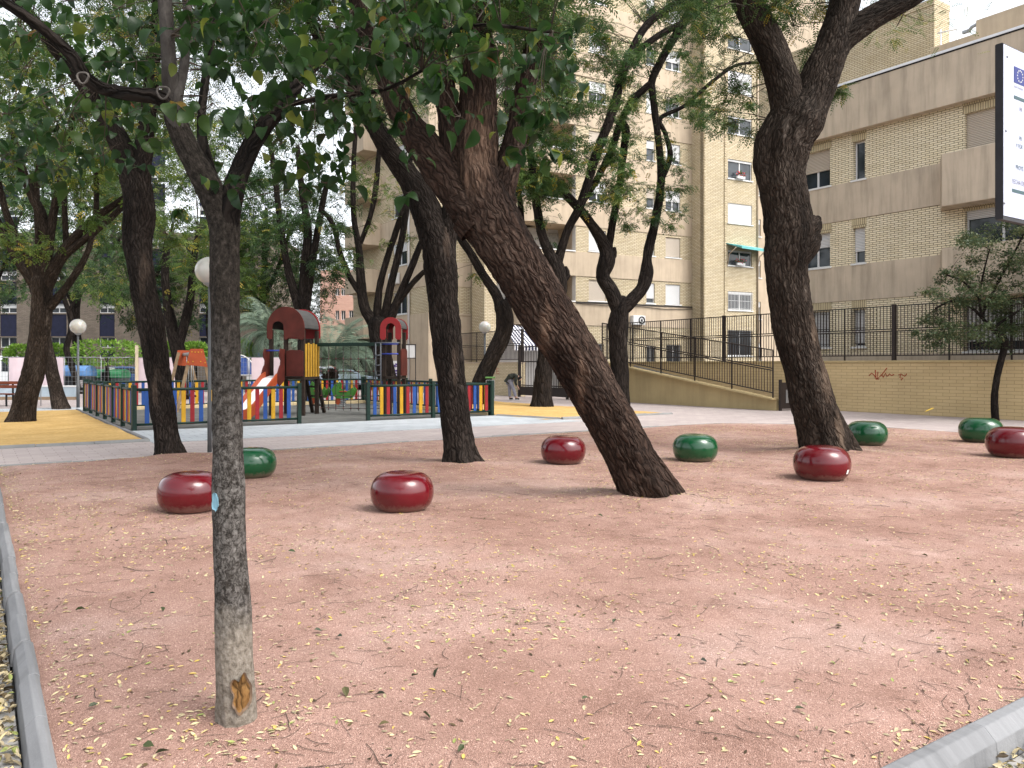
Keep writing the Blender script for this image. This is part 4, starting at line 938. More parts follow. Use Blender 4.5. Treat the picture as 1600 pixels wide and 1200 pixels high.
tree("tree with a knobbed fork on the far yellow sand, mostly behind the leaning trunk", 29.6,
     [(846, 638, 32), (848, 600, 28), (852, 560, 26), (858, 520, 26), (866, 480, 25), (874, 450, 26), (872, 425, 25), (866, 405, 20)],
     [[(868, 418, 20), (848, 370, 15), (840, 330, 14), (835, 290, 13), (828, 235, 12), (815, 180, 10)], [(870, 415, 16), (886, 362, 13), (905, 325, 14), (917, 290, 14), (932, 240, 15), (955, 180, 15), (972, 120, 13), (985, 85, 13), (1010, 40, 12), (1055, 5, 11), (1100, -30, 10)],
      [(838, 315, 10), (815, 270, 9), (800, 220, 8), (790, 160, 7)], [(983, 88, 10), (1030, 55, 10), (1068, 34, 10), (1110, 0, 9)], [(878, 438, 14), (886, 430, 12), (884, 418, 6)]],
     M['bark_far'], 26, .09, .015, 8, 121, None,
     region(rng, 790, 990, 30, 310, 80, 27, 29.6, 2.5)+region(rng, 780, 870, 100, 330, 16, 26, 29.6, 2)+region(rng, 800, 1150, -120, 40, 24, 40, 29.6, 2)+spots([(855, 380, 12), (850, 345, 14), (915, 330, 14), (928, 315, 14)], 29.6, 22), PIN_FAR, M['leaf_pinnate'], flare=.3, n_per=85, scale=.95)
tree("Y-shaped knotted tree on the paving beside the ramp wall", 31,
     [(969, 630, 30), (968, 580, 28), (966, 535, 29), (966, 505, 32), (970, 480, 28), (974, 470, 20)],
     [[(968, 490, 24), (955, 455, 24), (942, 432, 22), (948, 408, 27), (945, 385, 21), (920, 345, 15), (890, 310, 14), (860, 280, 13), (832, 260, 11)],
      [(948, 400, 16), (955, 360, 12), (966, 300, 11), (974, 240, 12), (978, 205, 13), (974, 190, 8)],
      [(974, 482, 22), (1000, 455, 20), (1010, 430, 22), (1012, 397, 15), (1025, 340, 14), (1033, 280, 13), (1030, 230, 11), (1020, 150, 11), (1019, 125, 12), (1040, 82, 13), (1068, 35, 14), (1105, -25, 12)],
      [(1032, 285, 9), (1047, 245, 9), (1040, 210, 7), (1032, 185, 7), (1070, 165, 6), (1110, 130, 6), (1150, 102, 5), (1192, 98, 4)],
      [(1020, 128, 11), (990, 155, 11), (970, 190, 11), (955, 235, 12), (930, 285, 10), (914, 312, 8)],
      [(952, 402, 16), (958, 398, 14), (960, 388, 6)], [(1010, 425, 14), (1016, 418, 10), (1014, 408, 5)]],
     M['bark_far'], 28, .08, .016, 9, 131, None,
     spots([(1000, 250, 26), (985, 290, 24), (1010, 300, 24), (1045, 300, 22), (1060, 330, 18), (1040, 250, 22), (965, 330, 16), (1000, 330, 20), (1030, 215, 26), (990, 215, 24), (1060, 270, 18), (975, 350, 12), (1050, 350, 14), (1065, 290, 16), (1020, 340, 14)], 30.5, 60)
     + region(rng, 880, 1110, 0, 200, 34, 26, 31, 2)+region(rng, 1080, 1180, 120, 200, 7, 20, 30, 1)+region(rng, 900, 1200, -120, 0, 10, 40, 31, 2), PIN_FAR, M['leaf_pinnate'], flare=.15, n_per=60, scale=.85)
tree("young thin tree with a sparse small-leaved crown, below the white billboard", 22.2,
     [(1556, 660, 11), (1554, 630, 11), (1556, 600, 10), (1562, 570, 10), (1570, 540, 11), (1567, 528, 12), (1556, 518, 7)],
     [[(1567, 530, 8), (1548, 512, 6), (1535, 495, 5), (1531, 465, 4), (1536, 430, 3), (1546, 390, 2)], [(1550, 515, 6), (1520, 482, 5), (1490, 470, 4), (1462, 482, 3)],
      [(1535, 490, 5), (1560, 440, 4), (1582, 400, 3), (1600, 365, 3)], [(1533, 470, 4), (1505, 440, 3), (1480, 430, 3)], [(1552, 512, 5), (1585, 490, 4), (1620, 470, 3)]],
     M['bark_dark'], 14, .06, .006, 14, 141, None,
     region(rng, 1450, 1570, 425, 545, 44, 17, 22.2, .8)+region(rng, 1510, 1660, 350, 530, 64, 19, 22.2, .9)+spots([(1445, 500, 12), (1430, 520, 8), (1450, 455, 12), (1500, 420, 14), (1475, 425, 10), (1600, 400, 18), (1590, 360, 14), (1570, 350, 12)], 22.2),
     simple_leaf(.085, .042), M['leaf_small'], flare=.1, n_per=160, scale=1.0, tw_r=.005, bias=.10)
# far trees beyond the street
FARG = "trees in front of the far buildings"
for i, (lab, px, d, tpx, reg, lm, b) in enumerate([
        ("dense dark tree at the left frame edge before the far blue-panelled building", -20, 52, 14, (-80, 100, 230, 470), 'leaf_dark', -.05),
        ("tall dark tree between the globe lamp and the blue-panelled building", 225, 54, 14, (150, 300, 200, 500), 'leaf_dark', -.02),
        ("broad olive tree behind the lamp nearest the grey trunk", 330, 56, 16, (280, 440, 190, 500), 'leaf_mid', -.08),
        ("bushy dark tree above the left palm", 410, 58, 16, (370, 500, 290, 490), 'leaf_dark', 0),
        ("yellowing tree high above the far blue-panelled building", 120, 58, 16, (40, 210, 120, 330), 'leaf_mid', .15)]):
    tree(lab, d, [(px, 611, tpx), (px+3, 560, tpx*.9), (px-2, 500, tpx*.8), (px+3, 420, tpx*.6), (px+5, 330, tpx*.4)],
         [[(px, 490, tpx*.5), (px-25, 430, tpx*.4), (px-40, 370, tpx*.3)], [(px, 470, tpx*.5), (px+28, 410, tpx*.4), (px+45, 350, tpx*.3)]],
         M['bark_far'], 12, .25, .01, 6, 150+i, FARG, region(rng, *reg, 40, 40, d, 3), PIN_FAR, M[lm], flare=.2, n_per=90, scale=1.8, bias=b, tw_r=.02)

# foreground tree with big glossy leaves
def foreground_tree():
    d = 3.4
    tp, tr = px_path([(371, 1150, 62), (370, 1100, 57), (368, 1060, 56), (366, 1000, 55), (362, 900, 51), (358, 800, 49), (356, 700, 46), (354, 600, 45), (352, 500, 43), (351, 400, 46), (349, 345, 48), (328, 297, 42), (300, 245, 37), (279, 200, 33), (267, 165, 30), (258, 150, 22)], d)
    base = tp[0].copy(); base.z = 0; off = np.array(base[:])
    root = tag(empty("tree", base), "slim grey-barked tree with a pale foot and a raw orange wound, nearest in the gravel", "tree")
    V, Q, UV = bark_tube(tp, tr, 90, .011, .0048, 62, 5, .07, .07)
    link("trunk", fast_mesh("trunk", V-off, Q, uv=UV, smooth=True), M['bark_grey'], root)
    limbs = [
             ([(288, 218, 20, 0), (275, 185, 27, -.02), (267, 135, 25, -.05), (262, 60, 22, -.1), (254, -40, 20, -.15)], 'limb_grey'),
             ([(276, 188, 15, -.02), (278, 150, 17, -.05), (287, 105, 15, 0), (293, 40, 14, .05), (290, -40, 13, .1)], 'limb_grey'),
             ([(284, 205, 20, 0), (268, 168, 26, -.04), (248, 152, 25, -.06), (215, 148, 22, -.1), (165, 140, 20, -.1), (134, 121, 20, -.15), (110, 85, 19, -.2), (60, 40, 17, -.3), (-20, -15, 15, -.4)], 'bark_dark'),
             ([(352, 378, 38), (359, 320, 36), (374, 268, 31, .1), (402, 212, 28, .15), (440, 165, 25, .2), (480, 110, 22, .3), (540, 60, 18, .4), (590, 20, 16, .5), (640, -40, 14, .6)], 'bark_dark'),
             ([(335, 290, 20, .1), (322, 245, 17, .15), (315, 205, 15, .2), (318, 150, 13, .25), (330, 60, 11, .3), (340, -40, 10, .3)], 'bark_dark'),
             ([(440, 165, 10, .2), (520, 150, 8, 0), (600, 140, 6, -.1), (660, 110, 5, -.2)], 'bark_dark'), ([(540, 60, 9, .4), (640, 70, 8, .2), (740, 40, 6, 0), (860, 50, 5, -.1)], 'bark_dark')]
    allp = []
    for i, (lb, mt) in enumerate(limbs):
        lp, lr = px_path(lb, d); V, Q, UV = bark_tube(lp, lr, 36 if lr[0] > .02 else 12, .02, .003 if lr[0] > .02 else .0008, 60, 70+i, 0, .08)
        link("limb", fast_mesh("limb", V-off, Q, uv=UV, smooth=True), M[mt], root)
        rp, _ = resample(lp, lr, .1); allp += [p-base for p in rp]
    # pruning scars
    for px, py, r, dd in ((132, 123, 8, -.24), (257, 146, 9, -.12)):
        c = P(px, py, d+dd)-base; k = MB(); ax = -FWD; rr = r*d/F
        ring = [c+ax*.012+(RGT*math.cos(a)+Vector((0, 0, 1))*math.sin(a))*rr*(1+.1*math.sin(3*a)) for a in [2*math.pi*i/20 for i in range(21)]]
        k.tube(ring, .0045, 6, 0, False); k.build("pruning_scar", M['limb_grey'], root)
    # wound and blue paint mark: thin patches wrapped on the bark
    def patch(px, py, w, h, mats, name, push, seed, wob=.25):
        k = MB(); cx = P(px, py, d); n = 36; rings = 9; vs = []; fs = []
        # wrap on the local trunk cylinder
        ax = min(range(len(tp)-1), key=lambda i: abs((tp[i].z+tp[i+1].z)/2-cx.z)); u = (cx.z-tp[ax].z)/(tp[ax+1].z-tp[ax].z)
        C0 = tp[ax].lerp(tp[ax+1], u); R0 = (tr[ax]*(1-u)+tr[ax+1]*u)
        a0 = math.asin(max(-.95, min(.95, (cx-C0).dot(RGT)/R0)))
        for j in range(rings+1):
            f = j/rings
            for i in range(n):
                a = 2*math.pi*i/n; rr = f*(1+wob*noise.noise((math.cos(a)*1.5+seed, math.sin(a)*1.5, 2)))
                sx = w/2*d/F*rr*math.cos(a); sz = h/2*d/F*rr*math.sin(a); an = a0+sx/R0; push = max(push, .013)
                zz = cx.z+sz; dep = R0+push*(1.1 if f > .9 else .5+.25*noise.noise((sx*60, sz*22, seed)))
                axis = C0+Vector((0, 0, sz))
                vs.append(axis+RGT*math.sin(an)*dep-FWD*math.cos(an)*dep-base)
        for j in range(rings):
            for i in range(n): fs.append((j*n+i, j*n+(i+1) % n, (j+1)*n+(i+1) % n, (j+1)*n+i))
        k.add(vs, [f[::-1] for f in fs], 0, True)
        for fi in range((rings-1)*n, rings*n): k.m[fi] = 1 if len(mats) > 1 else 0
        k.build(name, mats, root)
    M['wound'] = bark("raw_wood", [(.3, (.13, .06, .02)), (.5, (.26, .14, .05)), (.7, (.36, .23, .11))], 30, 8, .5)
    patch(384, 1072, 27, 64, [M['wound'], paint("wound_rim", (.13, .085, .055), .9, .4, 30)], "wound", .006, 4, .55)
    patch(347, 781, 11, 26, [paint("blue_paint_mark", (.20, .36, .44), .7)], "paint_mark", .007, 9, .5)
    # leaves: (px, py, r_px, depth, count)
    r2 = np.random.default_rng(17)
    C = []
    def reg(x0, x1, y0, y1, n, r, d0, d1, cnt):
        for i in range(n):
            dd = r2.uniform(d0, d1); C.append((P(r2.uniform(x0, x1), r2.uniform(y0, y1), dd)-base, r*dd/F, r*dd/F*.8, r*dd/F, cnt))
    reg(300, 700, -30, 130, 30, 46, 2.7, 3.8, 13); reg(330, 560, 120, 220, 13, 38, 2.9, 3.9, 11); reg(560, 900, 20, 140, 10, 34, 2.9, 3.7, 9); reg(590, 880, 70, 185, 11, 30, 3.0, 3.8, 10); reg(440, 640, 60, 190, 6, 32, 3.0, 3.8, 10)
    reg(540, 920, -40, 50, 14, 46, 2.9, 3.8, 12); reg(-20, 250, 120, 280, 30, 40, 3.4, 4.6, 11); reg(0, 320, -40, 110, 22, 46, 3.2, 4.6, 12); reg(320, 480, 220, 300, 5, 22, 3.2, 3.9, 6)
    reg(430, 560, 220, 300, 4, 26, 3.2, 3.8, 8); reg(-100, 1000, -700, -60, 44, 100, 2.4, 4.8, 26)
    for px, py, r, dd, c in ((630, 185, 30, 3.3, 9), (650, 240, 18, 3.3, 6), (820, 230, 30, 3.2, 10), (850, 250, 22, 3.2, 8), (835, 150, 30, 3.2, 9), (890, 60, 28, 3.2, 9), (905, 130, 16, 3.2, 5), (280, 330, 14, 3.8, 5),
                             (215, 260, 12, 3.9, 5), (370, 200, 24, 2.9, 9), (300, 40, 32, 2.9, 9), (345, 90, 24, 2.8, 8), (385, 45, 24, 2.7, 8), (620, 25, 24, 2.6, 8), (615, 75, 22, 2.6, 7), (690, 110, 26, 2.7, 9), (660, 130, 18, 2.7, 6),
                             (90, 160, 40, 4.2, 14), (150, 200, 30, 4.2, 10), (50, 210, 30, 4.2, 10), (480, 255, 20, 3.4, 6), (505, 285, 12, 3.4, 4), (640, 300, 10, 3.2, 3), (520, 240, 16, 3.4, 5), (210, 90, 26, 3.6, 8)):
        C.append((P(px, py, dd)-base, r*dd/F, r*dd/F*.8, r*dd/F, c))
    crown("crown", root, C, allp, ovate(), M['leaf_big'], M['twig'], 29, 12, 1.0, (-.97, -.1), -.05, 5, .0024, .8, True)
foreground_tree()

def palm(label, px, py, d, htrunk, nf, L, seed, up=(.15, .95)):
    r = np.random.default_rng(seed); base = P(px, py, d); base.z = 0; root = tag(empty("palm_tree", base), label, "palm tree")
    k = MB(); prof = [(.42, -.1)]
    for i in range(14): z = htrunk*i/13; prof += [(.36+.05*(i % 2)+.06*(i/13), z)]
    k.lathe(prof, n=18); k.build("trunk", M['bark_brown'], root)
    Vs = []; Fs = []; ti = []; off = 0
    for f in range(nf):
        a = r.uniform(0, 2*np.pi); el = r.uniform(*up)*math.pi/2; l = L*r.uniform(.75, 1.1); t = r.uniform(.2, .8)
        h = np.array([math.cos(a), math.sin(a), 0]); side = np.array([-h[1], h[0], 0]); p = np.array([0, 0, htrunk]); n = 26; e = el
        rach = []
        for i in range(n): rach.append(p.copy()); p = p+(h*math.cos(e)+np.array([0, 0, 1])*math.sin(e))*l/n; e -= (.035+.05*(1-el/1.57))*(1+i/n)
        for i in range(2, n-1):
            u = i/n; tg = rach[i+1]-rach[i]; tg /= np.linalg.norm(tg); nn = np.cross(side, tg); ll = .55*math.sin(math.pi*min(1, .12+u*.85))*r.uniform(.8, 1.1)
            w = rach[i]; Vs.append(np.array([w-nn*.015+side*.012, w+nn*.015, rach[i+1]+nn*.012, rach[i+1]-side*.012])); Fs.append(off+np.arange(4)); ti.append(.7); off += 4
            for sg in (-1, 1):
                for q in (0, .5):
                    o = w+(rach[i+1]-w)*q; dr = tg*.75+side*sg*.75+nn*.25*r.uniform(.3, 1.4)+np.array([0, 0, -.18]); dr /= np.linalg.norm(dr)
                    Vs.append(np.array([o, o+dr*ll*.5+tg*.022, o+dr*ll-np.array([0, 0, .06]), o+dr*ll*.5-tg*.018])); Fs.append(off+np.arange(4)); ti.append(np.clip(t+r.normal(0, .08), 0, 1)); off += 4
    link("crown", fast_mesh("crown", np.concatenate(Vs), np.array(Fs), tint=np.array(ti)), M['palm_leaf'], root)
palm("palm with tall upright fronds behind the rope net", 516, 620, 41, 1.35, 60, 3.9, 5, (.35, .99))
palm("grey-green palm with arching fronds left of the slide tower", 425, 616, 46, 3.4, 60, 3.6, 6, (-.15, .95))
palm("low spreading palm behind the beam of the climbing frame", 562, 612, 50, 2.2, 50, 3.4, 8, (.0, .95))

def topiary(label, px0, px1, py0, py1, d, seed, flat=True):
    r = np.random.default_rng(seed); cx = (px0+px1)/2; base = P(cx, 600, d); base.z = 0
    root = tag(empty("clipped_tree", base), label, "clipped tree", "clipped lime-green street trees")
    rx = (px1-px0)/2*d/F; zt = CAMH-(py0-HY)/F*d; zb = CAMH-(py1-HY)/F*d; zc = (zt+zb)/2; rz = (zt-zb)/2
    k = MB(); k.tube([(0, 0, -.1), (.05, 0, zb*.6), (0, .03, zc)], [.13, .11, .10], 10); k.build("trunk", M['bark_dark'], root)
    n = int(1500*max(1, rx*rz/1.2)); p = 3.2 if flat else 2.2
    v = r.normal(0, 1, (n, 3)); v /= (np.sum(np.abs(v)**p, 1)**(1/p))[:, None]; v *= r.uniform(.80, 1.04, (n, 1))
    lump = np.array([1+.07*noise.noise((a*2.2*rx, b*2.2*rx, c*2.5)) for a, b, c in v])
    pos = np.stack([RGT.x*v[:, 0]*rx+FWD.x*v[:, 1]*rx*.7, RGT.y*v[:, 0]*rx+FWD.y*v[:, 1]*rx*.7, zc+v[:, 2]*rz], 1)*np.array([1, 1, 1])
    pos[:, :2] *= lump[:, None]; pos[:, 2] = zc+(pos[:, 2]-zc)*lump
    D = v+r.normal(0, .5, (n, 3)); D /= np.linalg.norm(D, axis=1, keepdims=True)
    U = r.normal(0, 1, (n, 3)); S_ = np.cross(U, D); S_ /= np.linalg.norm(S_, axis=1, keepdims=True); U = np.cross(D, S_)
    V, Q, kk = place(simple_leaf(.20, .11), pos, D, S_, U, r.uniform(.7, 1.2, n))
    link("crown", fast_mesh("crown", V, Q, tint=np.clip(r.normal(.5, .22, n), 0, 1)), M['leaf_lime'], root)
topiary("lime-green clipped tree just left of the leaning bench tree", 12, 54, 541, 570, 46, 1)
topiary("lime-green clipped tree between the leaning trunk and the globe lamp", 66, 106, 540, 570, 46, 2)
topiary("widest lime-green clipped tree, above the green recycling container", 119, 214, 534, 569, 46, 3)
topiary("lime-green clipped tree behind the left swing post", 249, 285, 536, 568, 47, 4)
topiary("lime-green clipped tree between the swing frame and the forked trunk", 286, 322, 537, 566, 47, 5)
topiary("rounded lime-green bush-like tree right of the grey trunk, above the blue panel", 352, 397, 530, 572, 47, 6, False)
# ------------------------------------------------------------------ playground
M['green_post'] = paint("dark_green_metal", (.006, .022, .016), .5, .2)
M['s_red'] = paint("red_slat", (.22, .012, .016), .5, .2); M['s_blue'] = paint("blue_slat", (.016, .058, .215), .5, .2); M['s_yel'] = paint("yellow_slat", (.43, .235, .013), .5, .18)
M['p_red'] = paint("dark_red_panel", (.068, .013, .009), .6, .3); M['p_red2'] = paint("bright_red_panel", (.21, .016, .018), .45, .1)
M['p_orange'] = paint("orange_panel", (.27, .050, .016), .5, .12); M['post_wood'] = paint("dark_brown_post", (.022, .014, .010), .7, .3, 8)
M['wood'] = paint("weathered_wood", (.20, .14, .085), .8, .3, 6); M['p_grey'] = paint("grey_roof_sheet", (.055, .054, .053), .8, .2)
M['p_yel'] = paint("ochre_slats", (.36, .20, .022), .5, .15); M['steel'] = paint("slide_steel", (.74, .74, .76), .3, .06, metal=.3)
M['p_blue'] = paint("blue_bar", (.03, .05, .28), .4); M['p_green'] = paint("green_panel", (.045, .15, .025), .45, .1); M['rope'] = paint("dark_rope", (.055, .048, .045), .9)
M['knot'] = paint("red_brown_connector", (.12, .03, .03), .5)
def picket(label, x0, y0, x1, y1, bays, order=0, pitch=.205, sw=.10):
    L = math.hypot(x1-x0, y1-y0); rz = math.atan2(y1-y0, x1-x0); root = tag(empty("picket_fence", (x0, y0, 0), rz), label, "fence", None)
    c = order; bl = L/bays
    for i in range(bays+1):
        k = MB(); k.bx(i*bl-.05, i*bl+.05, -.05, .05, -.05, 1.07); k.build("post", M['green_post'], root, bevel=.006)
    for i in range(bays):
        a = i*bl+.052; b_ = (i+1)*bl-.052
        for z, q in ((.96, .035), (.13, .03)): k = MB(); k.tube([(a, 0, z), (b_, 0, z)], q, 8); k.build("rail", M['green_post'], root)
        n = max(1, int((b_-a-.06)/pitch)); k = MB(); off = ((b_-a)-(n-1)*pitch)/2
        for j in range(n):
            x = a+off+j*pitch; k.bx(x-sw/2, x+sw/2, -.012, .012, .10, .93, c % 3); c += 1
        k.build("slat_panel", [M['s_red'], M['s_blue'], M['s_yel']], root, bevel=.003)
    return root
picket("red, blue and yellow picket fence at the front left, ending right of the grey trunk", 3.12, 20.52, 7.1, 20.52, 2, 1)
picket("red, blue and yellow picket fence at the front right, behind the upright dark tree", 9.06, 20.52, 13.15, 20.52, 2, 1)
picket("narrow-slatted picket fence side along the yellow sand at left", 3.12, 20.62, 3.05, 30.05, 6, 0, .2, .10)
picket("long back run of the picket fence, behind the swing and the spring riders", 3.15, 30.1, 13.05, 30.1, 5, 0)
picket("right side run of the picket fence next to the far yellow sand", 13.12, 20.65, 13.1, 30.05, 5, 2)

TZ = -YAW-math.radians(10)
def cam2w(xc, d): return RGT*xc+FWD*d
# --- slide tower; local x runs along its front, y away from the viewer
fr = cam2w((475-800)/F*24.1, 24.1)                 # front right post
W, D_ = 1.14, 1.10
ex = Vector((math.cos(TZ), math.sin(TZ), 0)); ey = Vector((-ex.y, ex.x, 0))
root = tag(empty("play_tower", fr-ex*W/2+ey*D_/2, TZ), "red-roofed wooden play tower with a steel slide and ochre side slats", "play tower")
w2, d2 = W/2, D_/2
for x in (-w2+.05, w2-.05):
    for y in (-d2+.05, d2-.05): k = MB(); k.bx(x-.055, x+.055, y-.055, y+.055, -.05, 2.62); k.build("post", M['post_wood'], root, bevel=.008)
k = MB(); k.bx(-.09, 0, -d2+.0, -d2+.09, 1.2, 2.5); k.build("post", M['post_wood'], root)
k = MB(); k.bx(-w2-.02, w2+.02, -d2-.02, d2+.02, 1.10, 1.19); k.build("platform", M['post_wood'], root)
def arch(cx, r, n=16): return [(cx+r*math.cos(math.pi*i/n), r*math.sin(math.pi*i/n)) for i in range(n+1)]
zt = 2.68
out = [(-w2-.04, zt-.30), (-w2+.02, zt-.36), (-w2+.11, zt-.34), (-w2+.13, zt-.28)]
out += [(-.25+.185*math.cos(a), zt+.03+.17*math.sin(a)) for a in [math.pi-math.pi*i/12 for i in range(13)]]
out += [(-.05, zt-.30), (-.03, zt-.36), (.03, zt-.36), (.09, zt-.31), (.3, zt-.29), (.42, zt-.35), (w2-.04, zt-.37), (w2+.04, zt-.32)]
out += [((w2+.04)*math.cos(a), zt+.64*math.sin(a)) for a in [math.pi*i/20 for i in range(21)]]
k = MB(); k.prism(out, (0, -d2-.03, 0), (1, 0, 0), (0, 0, 1), .035); k.build("front_gable", M['p_red'], root)
out2 = [(-w2-.04, zt-.3), (w2+.04, zt-.3)]+[((w2+.04)*math.cos(a), zt+.64*math.sin(a)) for a in [math.pi*i/20 for i in range(21)]]
k = MB(); k.prism(out2, (0, d2+.03, 0), (1, 0, 0), (0, 0, 1), .035); k.build("back_gable", M['p_red2'], root)
k = MB(); pr = [((w2)*math.cos(a), zt+.60*math.sin(a)) for a in [math.pi*i/18 for i in range(19)]]
for (a, b_), (c, d) in zip(pr[:-1], pr[1:]): k.hexa([(a, -d2-.03, b_), (a, d2, b_), (c, d2, d), (c, -d2-.03, d), (a*.96, -d2-.03, b_-.03), (a*.96, d2, b_-.03), (c*.96, d2, d-.03), (c*.96, -d2-.03, d-.03)][::1])
k.build("roof", M['p_grey'], root)
k = MB(); k.prism([(.02, 1.2), (w2-.0, 1.2), (w2-.0, 1.96), (w2-.12, 2.0), (.12, 2.0), (.02, 1.96)], (0, -d2-.03, 0), (1, 0, 0), (0, 0, 1), .03); k.build("front_panel", M['p_red'], root, bevel=.004)
for i in range(6):
    pass
k = MB()
for i in range(6): y = -d2+.09+i*(D_-.18)/5; k.bx(w2+.012, w2+.035, y-.055, y+.055, 1.18, 2.19+.03*(i % 2))
k.build("slat_side", M['p_yel'], root, bevel=.004)
k = MB(); k.bx(w2-.03, w2+.01, -d2+.1, d2-.1, 1.35, 1.42); k.bx(w2-.03, w2+.01, -d2+.1, d2-.1, 2.0, 2.07); k.build("side_rail", M['post_wood'], root)
# slide guards with a wavy edge
g = [(0, .82), (-.30, .84), (-.38, .70), (-.36, .56), (-.28, .48), (-.30, .36), (-.40, .25), (-.50, .08), (-.52, -.16), (-.34, -.30), (0, -.10)]
for x in (-w2-.01, -.07):
    k = MB(); k.prism([(a, b_+1.2) for a, b_ in g], (x, -d2, 0), (0, 1, 0), (0, 0, 1), .03); k.build("slide_guard", M['p_red'], root, bevel=.005)
k = MB(); k.tube([(-w2, -d2-.2, 1.98), (-.05, -d2-.2, 1.98)], .022, 8); k.build("grab_bar", M['p_blue'], root)
prof = [(-.05, 1.22), (-.5, 1.14), (-1.9, .30), (-2.25, .17), (-2.6, .16)]
k = MB()
for (a, b_), (c, d) in zip(prof[:-1], prof[1:]): k.hexa([(-w2+.05, -d2+a, b_-.02), (-.10, -d2+a, b_-.02), (-.10, -d2+c, d-.02), (-w2+.05, -d2+c, d-.02), (-w2+.05, -d2+a, b_), (-.10, -d2+a, b_), (-.10, -d2+c, d), (-w2+.05, -d2+c, d)][::-1] if False else [(-w2+.05, -d2+c, d-.02), (-.10, -d2+c, d-.02), (-.10, -d2+a, b_-.02), (-w2+.05, -d2+a, b_-.02), (-w2+.05, -d2+c, d), (-.10, -d2+c, d), (-.10, -d2+a, b_), (-w2+.05, -d2+a, b_)])
k.build("slide_bed", M['steel'], root)
for x in (-w2+.0, -.10):
    k = MB(); k.prism([(-.3, 1.34), (-.5, 1.28), (-1.9, .46), (-2.3, .32), (-2.62, .30), (-2.62, .02), (-2.2, .02), (-1.85, .14), (-.5, .98), (-.3, 1.05)], (x, -d2, 0), (0, 1, 0), (0, 0, 1), .05); k.build("slide_side", M['p_orange'], root, bevel=.006)
# ladder behind
for x in (.12, w2-.05): k = MB(); k.bar((x, d2+.02, 1.15), (x, d2+.55, -.05), .09, .09); k.build("ladder_rail", M['post_wood'], root)
k = MB()
for q in (.25, .5, .75): k.bar((.12, d2+.03+.52*q, 1.15-1.2*q), (w2-.05, d2+.03+.52*q, 1.15-1.2*q), .08, .05)
k.build("ladder_rung", M['post_wood'], root)
# --- small climbing tower
fr2 = cam2w((625-800)/F*24.0, 24.0); W3, D3 = .56, .62
TZ2 = TZ-math.radians(0)
root2 = tag(empty("play_tower", fr2-ex*W3/2+ey*D3/2, TZ2), "narrow climbing tower with a red horseshoe arch and grey tubes", "play tower")
w3, d3 = W3/2, D3/2
for x in (-w3+.05, w3-.05):
    for y in (-d3+.05, d3-.05): k = MB(); k.bx(x-.05, x+.05, y-.05, y+.05, -.05, 2.55); k.build("post", M['post_wood'], root2, bevel=.008)
ho = lambda r, r2, leg: [(-r, -leg), (-r+.05, -leg-.05), (-r2-.05, -leg-.05), (-r2, -leg)]+[(r2*math.cos(a), r2*math.sin(a)) for a in [math.pi-math.pi*i/14 for i in range(15)]]+[(r2, -leg), (r2+.05, -leg-.05), (r-.05, -leg-.05), (r, -leg)]+[(r*math.cos(a), r*math.sin(a)) for a in [math.pi*i/18 for i in range(19)]]
for y, mt in ((-d3-.03, 'p_red2'), (d3+.03, 'p_red2')):
    k = MB(); k.prism(ho(.33, .15, .30), (0, y, 2.66), (1, 0, 0), (0, 0, 1), .035); k.build("arch_board", M[mt], root2)
k = MB(); pr = [(.31*math.cos(a), 2.66+.31*math.sin(a)) for a in [math.pi*i/14 for i in range(15)]]
for (a, b_), (c, d) in zip(pr[:-1], pr[1:]): k.hexa([(a, -d3, b_), (a, d3, b_), (c, d3, d), (c, -d3, d), (a*.93, -d3, b_-.02), (a*.93, d3, b_-.02), (c*.93, d3, d-.02), (c*.93, -d3, d-.02)])
k.build("roof", M['p_grey'], root2)
k = MB(); k.bx(-w3, w3, -d3, d3, 1.12, 1.20); k.build("platform", M['post_wood'], root2)
k = MB(); k.prism([(-d3+.02, 1.22), (d3-.02, 1.22), (d3-.02, 1.98), (d3-.1, 2.04), (-d3+.1, 2.04), (-d3+.02, 1.98)], (w3+.01, 0, 0), (0, 1, 0), (0, 0, 1), .03); k.build("side_panel", M['p_red'], root2, bevel=.004)
for z in (2.18, 1.88): k = MB(); k.tube([(-w3, -d3-.03, z), (w3-.05, -d3-.03, z)], .022, 8); k.build("grab_bar", M['p_blue'], root2)
k = MB()
for x in (-w3-.14, -w3+.02): k.tube([(x, -d3-.20, 0), (x, -d3-.20, 2.2), (x, -d3, 2.22)], .024, 8)
for q in range(6): k.tube([(-w3-.14, -d3-.2, .35+.3*q), (-w3-.06, -d3-.28, .33+.3*q), (-w3+.02, -d3-.2, .35+.3*q)], .018, 6)
k.tube([(-w3-.15, -d3-.2, 2.21), (w3, -d3-.2, 2.21), (w3, -d3, 2.21)], .022, 8); k.build("climbing_tubes", paint('dull_grey_tube', (.07, .075, .085), .5), root2)
# --- rope net between them
a = fr+ey*.95+ex*.02; bb = fr2-ex*(W3+.04)+ey*.35; L = (bb-a).length; rz = math.atan2(bb.y-a.y, bb.x-a.x)
root3 = tag(empty("climbing_net", a, rz), "dark rope climbing net hung from a beam between the two towers", "climbing net")
k = MB(); k.bx(0, L, -.06, .06, 2.13, 2.24); k.build("beam", M['green_post'], root3, bevel=.01)
k = MB(); kn = MB(); xs = [.12+(L-.24)*i/8 for i in range(9)]; zs = [.2+.385*j for j in range(6)]
for x in xs:
    k.tube([(x, 0, .12), (x, 0, 2.13)], .011, 5)
    for z in zs[:-1]: kn.lathe([(0, -.03), (.03, 0), (0, .03)], (x, 0, z), 8)
for z in zs[:-1]: k.tube([(xs[0], 0, z), (L/2, .01, z-.015), (xs[-1], 0, z)], .011, 5)
[k.add(kn.v, kn.f, 1)]; k.build("rope_mesh", [M['rope'], M['knot']], root3)
